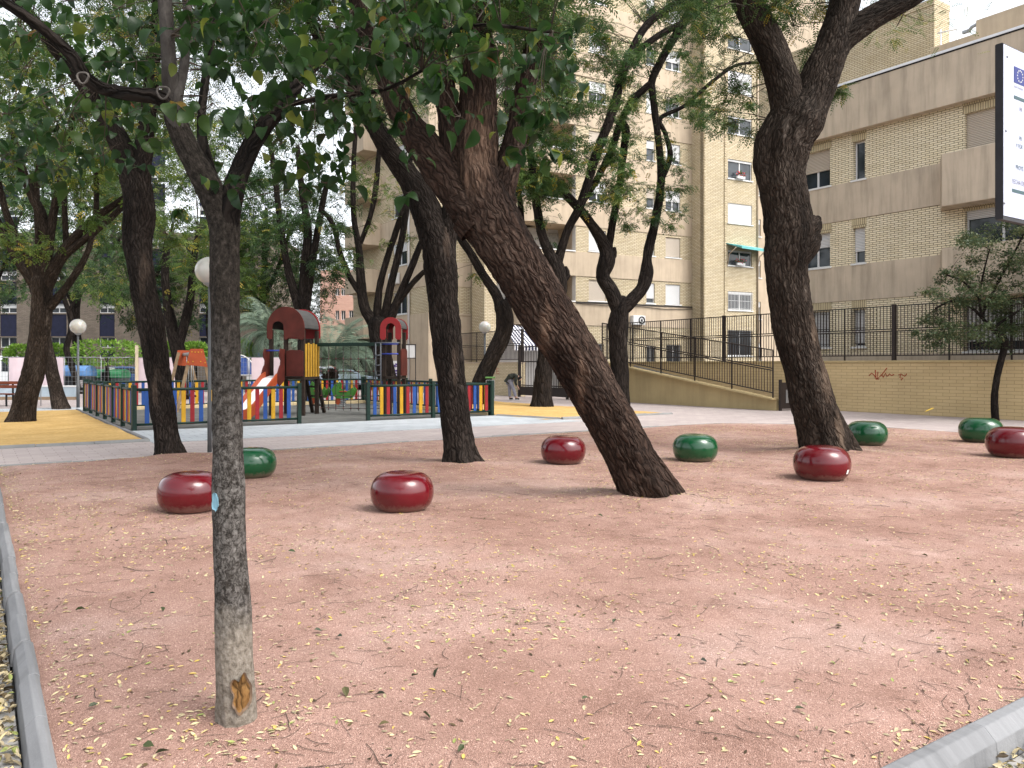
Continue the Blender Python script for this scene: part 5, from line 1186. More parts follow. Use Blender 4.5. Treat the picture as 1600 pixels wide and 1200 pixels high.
# --- swing
def swing():
    near = cam2w((307-800)/F*26.3, 26.3); far = cam2w((287-800)/F*29.0, 29.0); ax = (far-near); L = ax.length; rz = math.atan2(ax.y, ax.x)
    root = tag(empty("swing_set", near, rz), "wooden swing frame with orange bolted end plates inside the picket fence", "swing")
    for x in (0, L):
        for s in (-1, 1): k = MB(); k.bar((x, s*.17, 2.0), (x, s*.62, -.05), .10, .10); k.build("leg", M['wood'], root)
        k = MB(); o = [(-.20, 2.08), (.20, 2.08), (.30, 1.66), (.34, 1.55), (-.34, 1.48), (-.30, 1.66)]
        k.prism(o, (x-(.065 if x == 0 else -.04), 0, 0), (0, 1, 0), (0, 0, 1), .025); pl = k.build("end_plate", M['p_orange'], root)
        k = MB()
        for (yy, zz) in ((-.15, 1.98), (-.05, 1.97), (.05, 1.97), (.15, 1.98), (-.26, 1.62), (-.12, 1.66), (.12, 1.66), (.27, 1.64)):
            xx = x-.068 if x == 0 else x+.07; k.bx(xx-.012, xx+.012, yy-.018, yy+.018, zz-.018, zz+.018)
        k.build("bolts", M['s_yel'], pl)
    k = MB(); k.tube([(-.03, 0, 1.93), (L+.03, 0, 1.93)], .055, 10); k.build("crossbar", M['grey_metal'], root)
    for c in (L*.3, L*.68):
        k = MB()
        for s in (-.22, .22): k.tube([(c+s, 0, 1.9), (c+s, 0, .52)], .012, 5)
        k.build("chain", M['grey_metal'], root); k = MB(); k.bx(c-.24, c+.24, -.10, .10, .46, .52); k.build("seat", M['black'], root, bevel=.02)
swing()
# --- spring riders
def rider(label, px, py, rot):
    p = G(px, py); root = tag(empty("spring_rider", p, -YAW+rot), label, "spring rider", "spring riders inside the playground")
    k = MB(); k.tube([(.11*math.cos(t*.6), .11*math.sin(t*.6), .02+.0062*t) for t in range(0, 66)], .018, 6, 0); k.build("spring", M['grey_metal'], root)
    for y in (-.12, .10):
        k = MB(); k.prism([(-.42, .42), (-.30, .30), (.20, .30), (.34, .40), (.42, .62), (.30, .80), (.20, .92), (.10, .86), (.12, .66), (-.05, .56), (-.30, .60), (-.44, .72), (-.52, .62)], (0, y+.02, 0), (1, 0, 0), (0, 0, 1), .025); k.build("side_board", M['p_green'], root, bevel=.005)
        k = MB(); k.prism([(.06, .32), (.26, .32), (.28, .12), (.16, .06), (.05, .14)], (0, y-.012, 0), (1, 0, 0), (0, 0, 1), .022); k.build("leg_board", M['p_orange'], root)
    k = MB(); k.bx(-.22, .08, -.15, .15, .54, .58); k.build("seat", M['p_orange'], root, bevel=.01); k = MB(); k.tube([(.2, -.2, .78), (.2, .2, .78)], .016, 6); k.build("handle", M['black'], root)
rider("green and orange spring rider directly below the ochre slats", 497, 634, 2.6); rider("green and orange spring rider in the middle of the rope net view", 536, 635, 2.9)
# ------------------------------------------------------------------ stools
def mat_gloss(name, c, cl):
    m, t, b = newmat(name, .22); v = coord(t)
    n = noi(t, v, 2.2, 4); col = ramp(t, n, [(.3, c), (.7, cl)]); sx = N(t, "ShaderNodeSeparateXYZ"); t.links.new(v, sx.inputs[0])
    ma = N(t, "ShaderNodeMath", operation='MULTIPLY_ADD'); ma.inputs[1].default_value = -.14; t.links.new(noi(t, v, 14, 5, .7), ma.inputs[0]); t.links.new(sx.outputs[2], ma.inputs[2])
    col = mixc(t, ramp(t, ma.outputs[0], [(-.0, (.45, .45, .45)), (.05, (0, 0, 0))]), col, (.20, .13, .105))
    col = mixc(t, ramp(t, noi(t, v, 38, 3, .8), [(.71, (0, 0, 0)), (.76, (.6, .6, .6))]), col, tuple(x*.5+.05 for x in cl))
    t.links.new(col, b.inputs["Base Color"]); b.inputs["Coat Weight"].default_value = .45; b.inputs["Coat Roughness"].default_value = .10; b.inputs["Specular IOR Level"].default_value = .35
    t.links.new(ramp(t, noi(t, v, 9, 5, .7), [(.42, (.12, .12, .12)), (.75, (.30, .30, .30))]), b.inputs["Roughness"])
    bump(t, b, noi(t, v, 5, 2), .10, .01); return m
M['ball_red'] = mat_gloss("glossy_red_paint", (.075, .002, .005), (.110, .003, .008)); M['ball_green'] = mat_gloss("glossy_green_paint", (.003, .046, .016), (.005, .072, .025))
M['base_rubber'] = paint("black_rubber_foot", (.015, .014, .014), .9)
GS = "round painted stools scattered on the gravel"
def stool(label, px, py, wpx, col):
    p = G(px, py-1.5); d = GD(py-1.5); R = wpx/2*d/F; p = p+FWD*R*.35; Hh = R*1.27; n = 28; prof = []
    for i in range(n+1):
        a = -math.pi/2+math.pi*i/n; c, s = math.cos(a), math.sin(a); e = .72
        x = math.copysign(abs(c)**e, c); z = math.copysign(abs(s)**.95, s)
        r = R*(.26+.74*x) if x > 0 else R*.26; prof.append((r, Hh*(.5+.5*z)))
    prof = [(.0, .03)]+[(max(r, .001), z) for r, z in prof]
    prof += [(R*.26*q, Hh+.002*(1-q*q)) for q in (.8, .5, .25, .001)]
    root = tag(empty("round_stool", (p.x, p.y, gz(p.x, p.y)-.025), random.uniform(0, 6)), label, "stool", GS)
    k = MB(); k.lathe(prof[1:], n=48); k.build("body", M[col], root)
    k = MB(); k.lathe([(R*.42, -.02), (R*.42, .02), (.001, .02)], n=28); k.build("foot", M['base_rubber'], root); return root, R, Hh
stool("glossy red stool half hidden by the slim grey trunk", 291, 803, 100, 'ball_red')
stool("glossy red stool standing alone in the middle front, left of the leaning trunk", 626, 802, 100, 'ball_red')
stool("glossy red stool between the upright dark tree and the leaning trunk", 881, 728, 71, 'ball_red')
st, R, Hh = stool("glossy red stool with a small white sticker, in front of the knotty forked tree", 1290, 753, 87, 'ball_red')
stool("glossy red stool cut by the right edge of the photo", 1592, 717, 78, 'ball_red')
stool("glossy green stool just right of the slim grey trunk", 389, 749, 76, 'ball_green')
stool("glossy green stool between the leaning trunk and the knotty forked tree", 1089, 723, 70, 'ball_green')
stool("glossy green stool right of the knotty forked tree's foot", 1359, 698, 62, 'ball_green')
stool("glossy green stool in front of the young thin tree", 1539, 694, 63, 'ball_green')
# sticker on the fourth one
c = Vector(st.location); an = math.atan2(-FWD.y, -FWD.x)+.70; k = MB()
rot = Matrix.Rotation(-st.rotation_euler[2], 4, 'Z'); vs = []
zc = Hh*.33; nr = R*1.004
for (da, dz) in ((-.07, -.03), (.07, -.03), (.07, .03), (-.07, .03)):
    z = zc+dz; s = (z/Hh-.5)*2; cc = math.sqrt(max(0, 1-abs(s)**(2/.95))); rr = R*(.26+.74*cc**.72)+.004
    vs.append(rot @ Vector((rr*math.cos(an+da), rr*math.sin(an+da), z)))
k.add(vs, [(0, 1, 2, 3)]); k.build("sticker", paint("white_sticker", (.6, .6, .58), .5, .3, 40), st)

# ------------------------------------------------------------------ lamps
def mat_globe():
    m, t, b = newmat("milky_globe", .22); n = noi(t, coord(t, "Object"), 4, 4)
    t.links.new(ramp(t, n, [(.3, (.46, .45, .40)), (.7, (.58, .57, .53))]), b.inputs["Base Color"]); b.inputs["Coat Weight"].default_value = .5; b.inputs["Subsurface Weight"].default_value = .15; return m
M['globe'] = mat_globe()
M['pole'] = paint('dull_grey_pole', (.10, .105, .11), .55, .2)
def lamp(label, px, d, gy, gr, pole_r=.045):
    p = P(px, 600, d); p.z = 0; R = gr*d/F; zc = CAMH-(gy-HY)/F*d; root = tag(empty("street_lamp", p), label, "lamp")
    k = MB(); k.tube([(0, 0, -.05), (0, 0, .9), (0, 0, .92), (0, 0, zc-R*.92)], [pole_r*1.25, pole_r*1.25, pole_r, pole_r*.8], 14); k.build("pole", M['pole'], root)
    k = MB(); k.lathe([(pole_r*.8, 0), (R*.42, .05), (R*.42, .10), (.05, .13)], (0, 0, zc-R-.04), 20); k.build("collar", M['grey_metal'], root)
    k = MB(); n = 18; k.lathe([(max(.002, R*math.cos(a)), zc+R*.97*math.sin(a)) for a in [-math.pi/2+math.pi*i/n for i in range(n+1)]], n=32); k.build("globe", M['globe'], root)
lamp("globe street lamp half hidden behind the slim grey trunk", 327.5, 14.0, 423, 22, .03)
lamp("globe street lamp above the corner of the picket fence at left", 122, 28.8, 510, 12, .045)
lamp("small globe street lamp beside the slanting tree and brick wall", 757.5, 37.5, 511, 9.5, .05)

# ------------------------------------------------------------------ billboard
def billboard():
    d = 12.0; p = P(1568, 600, d); x0, y0 = p.x, p.y; zt = CAMH+(HY-67)/F*d; zb_ = CAMH+(HY-338)/F*d; Wd = 3.2
    root = tag(empty("billboard", (x0, y0, 0)), "white information billboard with a blue star flag and dark frame, at the right edge", "billboard")
    k = MB(); k.bx(.004, Wd, .012, .10, zb_+.02, zt-.004); k.build("panel", paint("white_panel", (.46, .485, .60), .35, .03), root)
    k = MB(); k.bx(-.012, 0, .0, .115, zb_-.04, zt); k.bx(0, Wd, .02, .11, zb_-.04, zb_+.018); k.bx(0, Wd, .02, .11, zt-.002, zt+.012); k.bx(Wd, Wd+.012, 0, .11, zb_-.04, zt+.012); k.build("frame", paint("charcoal_frame", (.035, .035, .04), .5), root)
    for x in (1.9, 2.9): k = MB(); k.bx(x-.06, x+.06, .12, .24, -.1, zt-.2); k.build("post", M['grey_metal'], root)
    def loc(px, py):
        k_ = (px-800)/F; dd = d; q = FWD+RGT*k_; s = y0/q.y; return (q.x*s-x0, CAMH-(py-HY)/F*s)
    k = MB()
    for px, py in ((1575, 88), (1573, 204), (1570.5, 317)):
        k = MB(); a, z = loc(px, py); k.lathe([(.022, 0), (.018, .012), (.001, .014)], (0, 0, 0), 10)
        for i in range(len(k.v)): v = k.v[i]; k.v[i] = Vector((a+v.x, .012-v.z, z+v.y))
        k.build("bolt", M['grey_metal'], root)
    a0, z0_ = loc(1585.5, 103); a1 = a0+.385; _, z1_ = loc(1585.5, 128); hh = z0_-z1_
    k = MB(); k.bx(a0, a1, .006, .0125, z1_, z0_); k.build("flag", paint("flag_blue", (.018, .03, .17), .4, .02), root)
    k = MB(); cx, cz, rr = a0+.19, (z0_+z1_)/2, hh*.36
    for i in range(12):
        t = 2*math.pi*i/12; o = [(hh*.065*(1 if j % 2 == 0 else .42)*math.sin(math.pi*j/5), hh*.065*(1 if j % 2 == 0 else .42)*math.cos(math.pi*j/5)) for j in range(10)]
        k.prism(o, (cx+rr*math.cos(t), .006, cz+rr*math.sin(t)), (1, 0, 0), (0, 0, 1), .003)
    k.build("flag_stars", paint("pale_stars", (.75, .76, .70), .5, .02), root)
    grey = paint("print_grey", (.16, .16, .20), .5, .05); dark = paint("print_bar", (.05, .09, .10), .5, .05)
    k = MB()
    for px, py in ((1585.5, 151), (1582.5, 297)):
        k = MB(); a, z = loc(px, py); k.bx(a, a+2.3, .008, .0125, z-.026, z+.026); k.build("printed_bar", dark, root)
    def text(s, px, py, h, mat):
        cu = bpy.data.curves.new("t", 'FONT'); cu.body = s; cu.size = h; o = bpy.data.objects.new("t", cu); COL.objects.link(o)
        dg = bpy.context.evaluated_depsgraph_get(); me = bpy.data.meshes.new_from_object(o.evaluated_get(dg)); bpy.data.objects.remove(o)
        for v in me.vertices: v.co = Vector((v.co.x*.85, 0, v.co.y))
        me.materials.clear(); a, z = loc(px, py); t = link("printed_text", me, mat, root, (a, .007, z))
    text("Unión Europea", 1585, 135.5, .06, grey); text("PR", 1594, 174, .10, grey); text("PR", 1593.5, 219, .095, dark); text("Y FOR", 1588.5, 230, .095, dark)
    text("PROYE", 1588, 264, .10, dark); text("FECHA DE", 1582.5, 286, .105, grey)
billboard()

# ------------------------------------------------------------------ person bending over
def skin_mesh(name, nodes, edges, mats, parent, sub=2):
    me = bpy.data.meshes.new(name); me.from_pydata([n[0] for n in nodes], edges, []); o = bpy.data.objects.new(name, me); COL.objects.link(o)
    sk = o.modifiers.new("skin", 'SKIN'); sk.use_smooth_shade = True
    for v, n in zip(me.skin_vertices[0].data, nodes): v.radius = n[1] if isinstance(n[1], tuple) else (n[1], n[1])
    me.skin_vertices[0].data[0].use_root = True
    s = o.modifiers.new("sub", 'SUBSURF'); s.levels = sub; s.render_levels = sub
    dg = bpy.context.evaluated_depsgraph_get(); m2 = bpy.data.meshes.new_from_object(o.evaluated_get(dg)); bpy.data.objects.remove(o)
    m2.materials.clear(); m2.name = name; return link(name, m2, mats, parent)
def person():
    d = 35.0; p = P(800, 625, d); p.z = 0; root = tag(empty("person", p, -YAW), "person in a dark hooded jacket and grey trousers bending over beside the brick wall", "person")
    # local x to the photo's right (the way the person faces), y away
    sk = paint("skin", (.40, .24, .17), .6)
    hip, kneeL, ankL = (-.12, 0, .86), (-.11, .10, .46), (-.10, .10, .09); kneeR, ankR = (.08, -.10, .45), (.17, -.10, .10)
    body = [(hip, .135), ((-.04, 0, .98), .135), ((.10, 0, 1.04), .14), ((.22, 0, 1.03), .12), ((.29, 0, .99), .06), ((.35, 0, .93), .095), ((.40, 0, .88), .075),
            ((-.12, .09, .80), .10), (kneeL, .062), (ankL, .042), ((.02, .10, .045), .036), ((-.08, -.09, .80), .10), (kneeR, .062), (ankR, .042), ((.29, -.10, .055), .036),
            ((.20, .18, 1.0), .06), ((.16, .20, .78), .042), ((.24, .12, .60), .032), ((.20, -.18, 1.0), .06), ((.15, -.20, .78), .042), ((.23, -.12, .60), .032)]
    ed = [(0, 1), (1, 2), (2, 3), (3, 4), (4, 5), (5, 6), (0, 7), (7, 8), (8, 9), (9, 10), (0, 11), (11, 12), (12, 13), (13, 14), (3, 15), (15, 16), (16, 17), (3, 18), (18, 19), (19, 20)]
    # hands: palm plus short curled fingers
    for b0, y in ((17, .12), (20, -.12)):
        h = len(body); body.append(((.27, y, .54), .030)); ed.append((b0, h))
        for i in range(4):
            f = len(body); body += [((.285+.012*i, y+.03-.02*i, .49), .0085), ((.27+.012*i, y+.028-.02*i, .455-.004*(i % 2)), .0075)]; ed += [(h, f), (f, f+1)]
        f = len(body); body.append(((.31, y+.03, .52), .009)); ed.append((h, f))
    skin_mesh("body", body, ed, sk, root)
    skin_mesh("trousers", [((-.12, 0, .89), .15), ((-.12, .09, .80), .112), (kneeL, .078), ((-.10, .10, .12), .062), ((-.08, -.09, .80), .112), (kneeR, .078), ((.16, -.10, .14), .062)], [(0, 1), (1, 2), (2, 3), (0, 4), (4, 5), (5, 6)], paint("grey_trousers", (.26, .26, .31), .85, .15, 8), root)
    skin_mesh("jacket", [((-.15, 0, .90), .165), ((-.06, 0, 1.0), .165), ((.09, 0, 1.06), .165), ((.22, 0, 1.04), .15), ((.28, 0, 1.0), .10), ((.19, .19, .99), .085), ((.14, .21, .78), .066), ((.21, .14, .64), .052), ((.19, -.19, .99), .085), ((.14, -.21, .78), .066), ((.21, -.14, .64), .052), ((-.20, 0, .80), .13)],
              [(0, 1), (1, 2), (2, 3), (3, 4), (3, 5), (5, 6), (6, 7), (3, 8), (8, 9), (9, 10), (0, 11)], paint("dark_olive_jacket", (.030, .033, .026), .8, .5, 9), root)
    skin_mesh("hood", [((.27, 0, 1.02), .11), ((.345, 0, .965), .118), ((.385, 0, .91), .095)], [(0, 1), (1, 2)], paint("black_hood", (.014, .013, .013), .8), root)
    for y, a, b_ in ((.10, -.10, .06), (-.10, .15, .33)):
        skin_mesh("shoe", [((a-.03, y, .055), .055), ((a+.07, y, .052), .052), ((b_, y, .045), .044)], [(0, 1), (1, 2)], paint("black_shoe", (.02, .02, .02), .6), root)
        k = MB(); k.bx(a-.07, b_+.04, y-.045, y+.045, .002, .022); k.build("sole", M['white'], root, bevel=.008)
person()

# ------------------------------------------------------------------ litter bin, info board, bench, containers, site fence, cars
def bin_():
    p = P(766, 600, 30.5); p.z = 0; root = tag(empty("litter_bin", p, -YAW), "grey litter bin with a green rim between the slanting tree and the person", "litter bin")
    k = MB(); k.bx(-.17, .17, -.15, .15, .25, .98); k.build("body", paint("grey_bin", (.17, .18, .185), .5), root, bevel=.03)
    k = MB(); k.bx(-.19, .19, -.17, .17, 1.03, 1.09); k.build("lid", paint("bin_green", (.10, .23, .07), .5), root, bevel=.015)
    k = MB(); k.bx(-.04, .04, .10, .16, -.05, 1.03); k.build("post", M['metal_brown'], root)
bin_()
def board():
    d = 40; p = P(640, 600, d); p.z = 0; root = tag(empty("info_board", p, -YAW+.1), "white notice board with a black frame and purple scrawl below, right of the climbing tower", "notice board")
    z0_, z1_ = CAMH-(559-HY)/F*d, CAMH-(539-HY)/F*d
    k = MB(); k.bx(-.36, .28, -.03, .03, z0_, z1_); k.build("panel", M['white'], root); k = MB()
    for a in ((-.40, -.36, z0_-.04, z1_+.04), (.28, .32, z0_-.04, z1_+.04), (-.04, -.01, z0_, z1_)): k.bx(a[0], a[1], -.045, .045, a[2], a[3])
    k.bx(-.36, .28, -.044, .044, z1_, z1_+.04); k.bx(-.36, .28, -.044, .044, z0_-.04, z0_); k.build("frame", M['black'], root)
    for x in (-.38, .30): k = MB(); k.bx(x-.02, x+.02, -.02, .02, -.05, z0_-.04); k.build("post", M['black'], root)
    k = MB(); k.bx(-.95, -.42, -.02, .02, .3, 1.75); pn = k.build("poster_panel", M['white'], root)
    k = MB(); r = random.Random(4)
    for i in range(9): c = Vector((-.68, -.028, .5+.13*i)); k.tube([c+Vector((r.uniform(-.2, .2), 0, r.uniform(-.08, .08))) for _ in range(5)], .025, 5)
    k.build("scrawl", paint("purple_ink", (.10, .06, .22), .6), pn)
board()
def bench():
    p = P(2, 632, 30); p.z = 0; root = tag(empty("park_bench", p, -YAW+.05), "reddish wooden bench cut by the left edge behind the leaning tree", "bench")
    wd = paint("reddish_bench_wood", (.17, .045, .02), .5, .2)
    for z in (.66, .81): k = MB(); k.bx(-1.2, .5, .18, .22, z, z+.115); k.build("back_slat", wd, root, bevel=.01)
    k = MB(); k.bx(-1.2, .5, -.25, .15, .43, .47); k.build("seat", wd, root, bevel=.01)
    for x in (-.9, .3): k = MB(); k.bar((x, .24, -.02), (x, .22, .92), .05, .05); k.bar((x, -.2, -.02), (x, -.2, .43), .05, .05); k.bx(x-.025, x+.025, -.2, .24, .40, .43); k.build("leg", M['black'], root)
bench()
def container(label, px0, px1, y0, y1, d, lid, bodyc, name="recycling_container", marks=False, dome=False):
    p = P((px0+px1)/2, 600, d); p.z = 0; root = tag(empty(name, p, -YAW), label, "container"); w = (px1-px0)/2*d/F; zt = CAMH-(y0-HY)/F*d; zm = zt*.60
    k = MB(); k.add([(-w*.9, -.5, .1), (w*.9, -.5, .1), (w*.9, .5, .1), (-w*.9, .5, .1), (-w, -.62, zm), (w, -.62, zm), (w, .62, zm), (-w, .62, zm)], [(3, 2, 1, 0), (4, 5, 6, 7), (0, 1, 5, 4), (1, 2, 6, 5), (2, 3, 7, 6), (3, 0, 4, 7)]); k.build("body", bodyc, root, bevel=.03)
    k = MB(); n = 10; pr = [(-.66, zm+.01)]+[(.66*math.cos(math.pi-math.pi*i/n), zm+.05+(zt-zm-.05)*math.sin(math.pi*i/n)**.7) for i in range(n+1)]+[(.66, zm+.01)]
    k.prism(pr[::-1], (-w*1.02, 0, 0), (0, 1, 0), (0, 0, 1), w*2.04); k.build("lid", lid, root, bevel=.02)
    k = MB(); k.bx(-w*.30, w*.30, -.70, -.64, zm+.02, zm+.35) if dome else k.bx(-w*.75, w*.75, -.72, -.66, zm-.06, zm+.0); k.build("handle", M['black'], root)
    if dome: k = MB(); k.bx(-w*.16, w*.16, -.55, .2, zt-.06, zt+.10); k.build("hatch", M['sill'], root, bevel=.03)
    if marks:
        for s in (-1, 1):
            k = MB(); k.bx(s*w*.78-.13, s*w*.78+.13, -.612, -.600, zm-.62, zm-.22); mk = k.build("warning_plate", M['white'], root)
            k = MB(); [k.bar((s*w*.78-.11, -.616, zm-.58+.13*i), (s*w*.78+.11, -.616, zm-.46+.13*i), .008, .045, up=(0, 1, 0)) for i in range(3)]; k.build("warning_stripes", M['s_red'], mk)
    for sx in (-1, 1): k = MB(); k.tube([(sx*w*.7, -.45, .08), (sx*w*.7, -.38, .08)], .09, 12); k.build("wheel", M['black'], root)
dk = paint("dark_grey_plastic", (.05, .055, .06), .5)
container("dark rubbish container with a blue lid and striped plates behind the globe lamp", 101, 142, 571, 612, 45, paint("blue_lid", (.12, .25, .50), .45), dk, marks=True)
container("green-lidded recycling container under the widest clipped tree", 151, 196, 577, 607, 47, paint("green_lid", (.06, .27, .12), .45), paint("grey_plastic", (.11, .13, .12), .5), dome=True)

def site_panel(label, px0, px1, d0_, d1_, cloth, h=1.95):
    a = P(px0, 600, d0_); b_ = P(px1, 600, d1_); a.z = b_.z = 0; L = (b_-a).length; rz = math.atan2(b_.y-a.y, b_.x-a.x); root = tag(empty("site_fence", a, rz), label, "site fence", "temporary mesh fence panels along the street")
    k = MB()
    for x in (0, L): k.tube([(x, 0, 0), (x, 0, h)], .022, 6)
    k.tube([(0, 0, h), (L, 0, h)], .02, 6); k.tube([(0, 0, .15), (L, 0, .15)], .02, 6); k.build("frame", M['grey_metal'], root)
    k = MB(); n = int(L/.16)
    for i in range(1, n): k.bx(L*i/n-.004, L*i/n+.004, -.004, .004, .15, h)
    for q in range(1, 7): z = .15+(h-.15)*q/7; k.bx(0, L, -.005, .003, z-.004, z+.004)
    k.build("wire_mesh", M['grey_metal'], root)
    if cloth:
        k = MB(); n = 14
        x0, x1 = cloth
        for i in range(n):
            u0, u1 = x0+(x1-x0)*i/n, x0+(x1-x0)*(i+1)/n; f = lambda u: -.03-.025*math.sin(u*5)
            k.quad((u0*L, f(u0*L), .18), (u1*L, f(u1*L), .18), (u1*L, f(u1*L), h-.02), (u0*L, f(u0*L), h-.02))
        o = k.build("tarpaulin", M['tarp'], root); sm = o.modifiers.new("thickness", 'SOLIDIFY'); sm.thickness = .006
M['tarp'] = paint("faded_pink_tarpaulin", (.62, .50, .53), .7, .06, 2)
site_panel("mesh site fence panel before the white van", -40, 13, 42, 42, None)
site_panel("mesh site fence panel with pink sheet left of the blue-lidded container", 13, 101, 42, 42, (.02, .99))
site_panel("bare mesh site fence panel in front of both containers", 101, 158, 42, 42.5, None)
site_panel("bare mesh site fence panel right of the green-lidded container", 158, 213, 42.5, 43, None)
site_panel("mesh site fence panel with pink sheet behind the swing", 214, 300, 43, 43, (.03, .92))
site_panel("bare mesh site fence panel behind the slim grey trunk", 300, 390, 43, 43, None)
site_panel("mesh site fence panel with pink sheet behind the slide", 390, 450, 43, 43.5, (.05, .9))
k = MB(); a = P(213.5, 600, 42.9); k.bx(-.08, .08, -.05, .05, -.05, 2.6); root = tag(empty("wooden_post", (a.x, a.y, 0)), "pale wooden post beside the pink sheet, left of the bent tree", "post"); k.build("timber", paint("pale_timber", (.50, .42, .30), .8), root)
# low blue-grey wall and brown kerb behind the sand
def lowwall(label, px0, px1, d, z0, z1, mat):
    a = P(px0, 600, d); b_ = P(px1, 600, d); L = (b_-a).length; root = tag(empty("low_wall", (a.x, a.y, 0), -YAW), label, "low wall"); k = MB(); k.bx(0, L, 0, .25, -.05+z0, z1); k.build("wall_face", mat, root)
    k = MB(); k.bx(-.02, L+.02, -.03, .28, z1+.001, z1+.07); k.build("coping", M['sill'], root)
lowwall("low blue-grey wall with a white coping behind the leaning bench tree", -60, 118, 37.5, 0, .50, paint("pale_blue_wall", (.36, .43, .48), .7, .1))
k = MB(); a = P(-60, 600, 35.3); b_ = P(115, 600, 35.3); L = (b_-a).length; k.bx(0, L, 0, .3, -.05, .12); root = tag(empty("low_wall", (a.x, a.y, 0), -YAW), "low brown stone edge in front of the blue-grey wall at far left", "low wall"); k.build("stone", stucco("brown_stone", (.26, .19, .13), .2), root)
# blue half-round shelter end and blue sign
def halfround():
    d = 44; p = P(383, 600, d); p.z = 0; root = tag(empty("bus_shelter", p, -YAW), "blue quarter-round glazed shelter end behind the slide", "shelter"); zb_ = CAMH-(586-HY)/F*d; zt_ = CAMH-(555-HY)/F*d; R_ = zt_-zb_
    o = [(-.55, zb_), (.56, zb_)]+[(-.40+.96*math.cos(a), zb_+R_*math.sin(a)) for a in [math.pi/2*i/12 for i in range(1, 13)]]+[(-.55, zt_)]
    k = MB(); k.prism(o, (0, .03, 0), (1, 0, 0), (0, 0, 1), .05); k.build("pane", paint("blue_panel", (.05, .10, .32), .3, .2), root)
    k = MB(); k.tube([(-.55, -.03, zt_)]+[(-.40+.98*math.cos(a), -.03, zb_+R_*1.02*math.sin(a)) for a in [math.pi/2-math.pi/2*i/12 for i in range(13)]]+[(-.55, -.03, zb_)], .035, 6)
    for x in (-.25, .18): k.tube([(x, -.03, zb_), (x, -.03, zt_-(.02 if x < 0 else .22))], .025, 6)
    for x in (-.5, .5): k.tube([(x, 0, 0), (x, 0, zb_)], .04, 6)
    k.build("frame", M['sill'], root)
    k = MB(); k.bx(.10, .52, -.05, .02, .5, zb_-.06); k.build("white_panel", M['white'], root)
halfround()
def sign(label, px0, px1, y0, y1, d, mat):
    p = P((px0+px1)/2, 600, d); p.z = 0; w = (px1-px0)/2*d/F; root = tag(empty("shop_sign", p, -YAW), label, "sign"); z0_ = CAMH-(y1-HY)/F*d; z1_ = CAMH-(y0-HY)/F*d
    k = MB(); k.bx(-w, w, -.06, .06, z0_, z1_); k.build("panel", mat, root, bevel=.02); k = MB(); k.tube([(0, 0, -.05), (0, 0, z0_)], .06, 8); k.build("post", M['grey_metal'], root); return root, w, z0_, z1_
sign("plain blue sign board left of the slide tower", 399, 414, 551, 570, 48, paint("sign_blue", (.04, .13, .55), .4, .03))
rt, w, a, b_ = sign("yellow sign with a black mark beside the upright palm", 500, 518, 557, 569, 60, paint("sign_yellow", (.75, .65, .02), .4, .03))
k = MB(); k.lathe([(.001, -.25), (.16, -.15), (.17, .1), (.001, .26)], (-.1, -.1, (a+b_)/2), 10); k.build("mark", M['black'], rt)
# stake with a black bag
p = P(60, 600, 30); root = tag(empty("plant_stake", (p.x, p.y, 0)), "black bag hung on thin grey stakes behind the leaning bench tree", "bag stand")
for x in (-.10, .08): k = MB(); k.tube([(x, 0, -.05), (x, 0, 1.2)], .018, 6); k.build("stake", M['grey_metal'], root)
k = MB(); k.lathe([(.001, .88), (.14, .92), (.19, 1.08), (.13, 1.28), (.05, 1.36), (.001, 1.37)], (.02, 0, 0), 14); k.build("bag", M['black'], root)

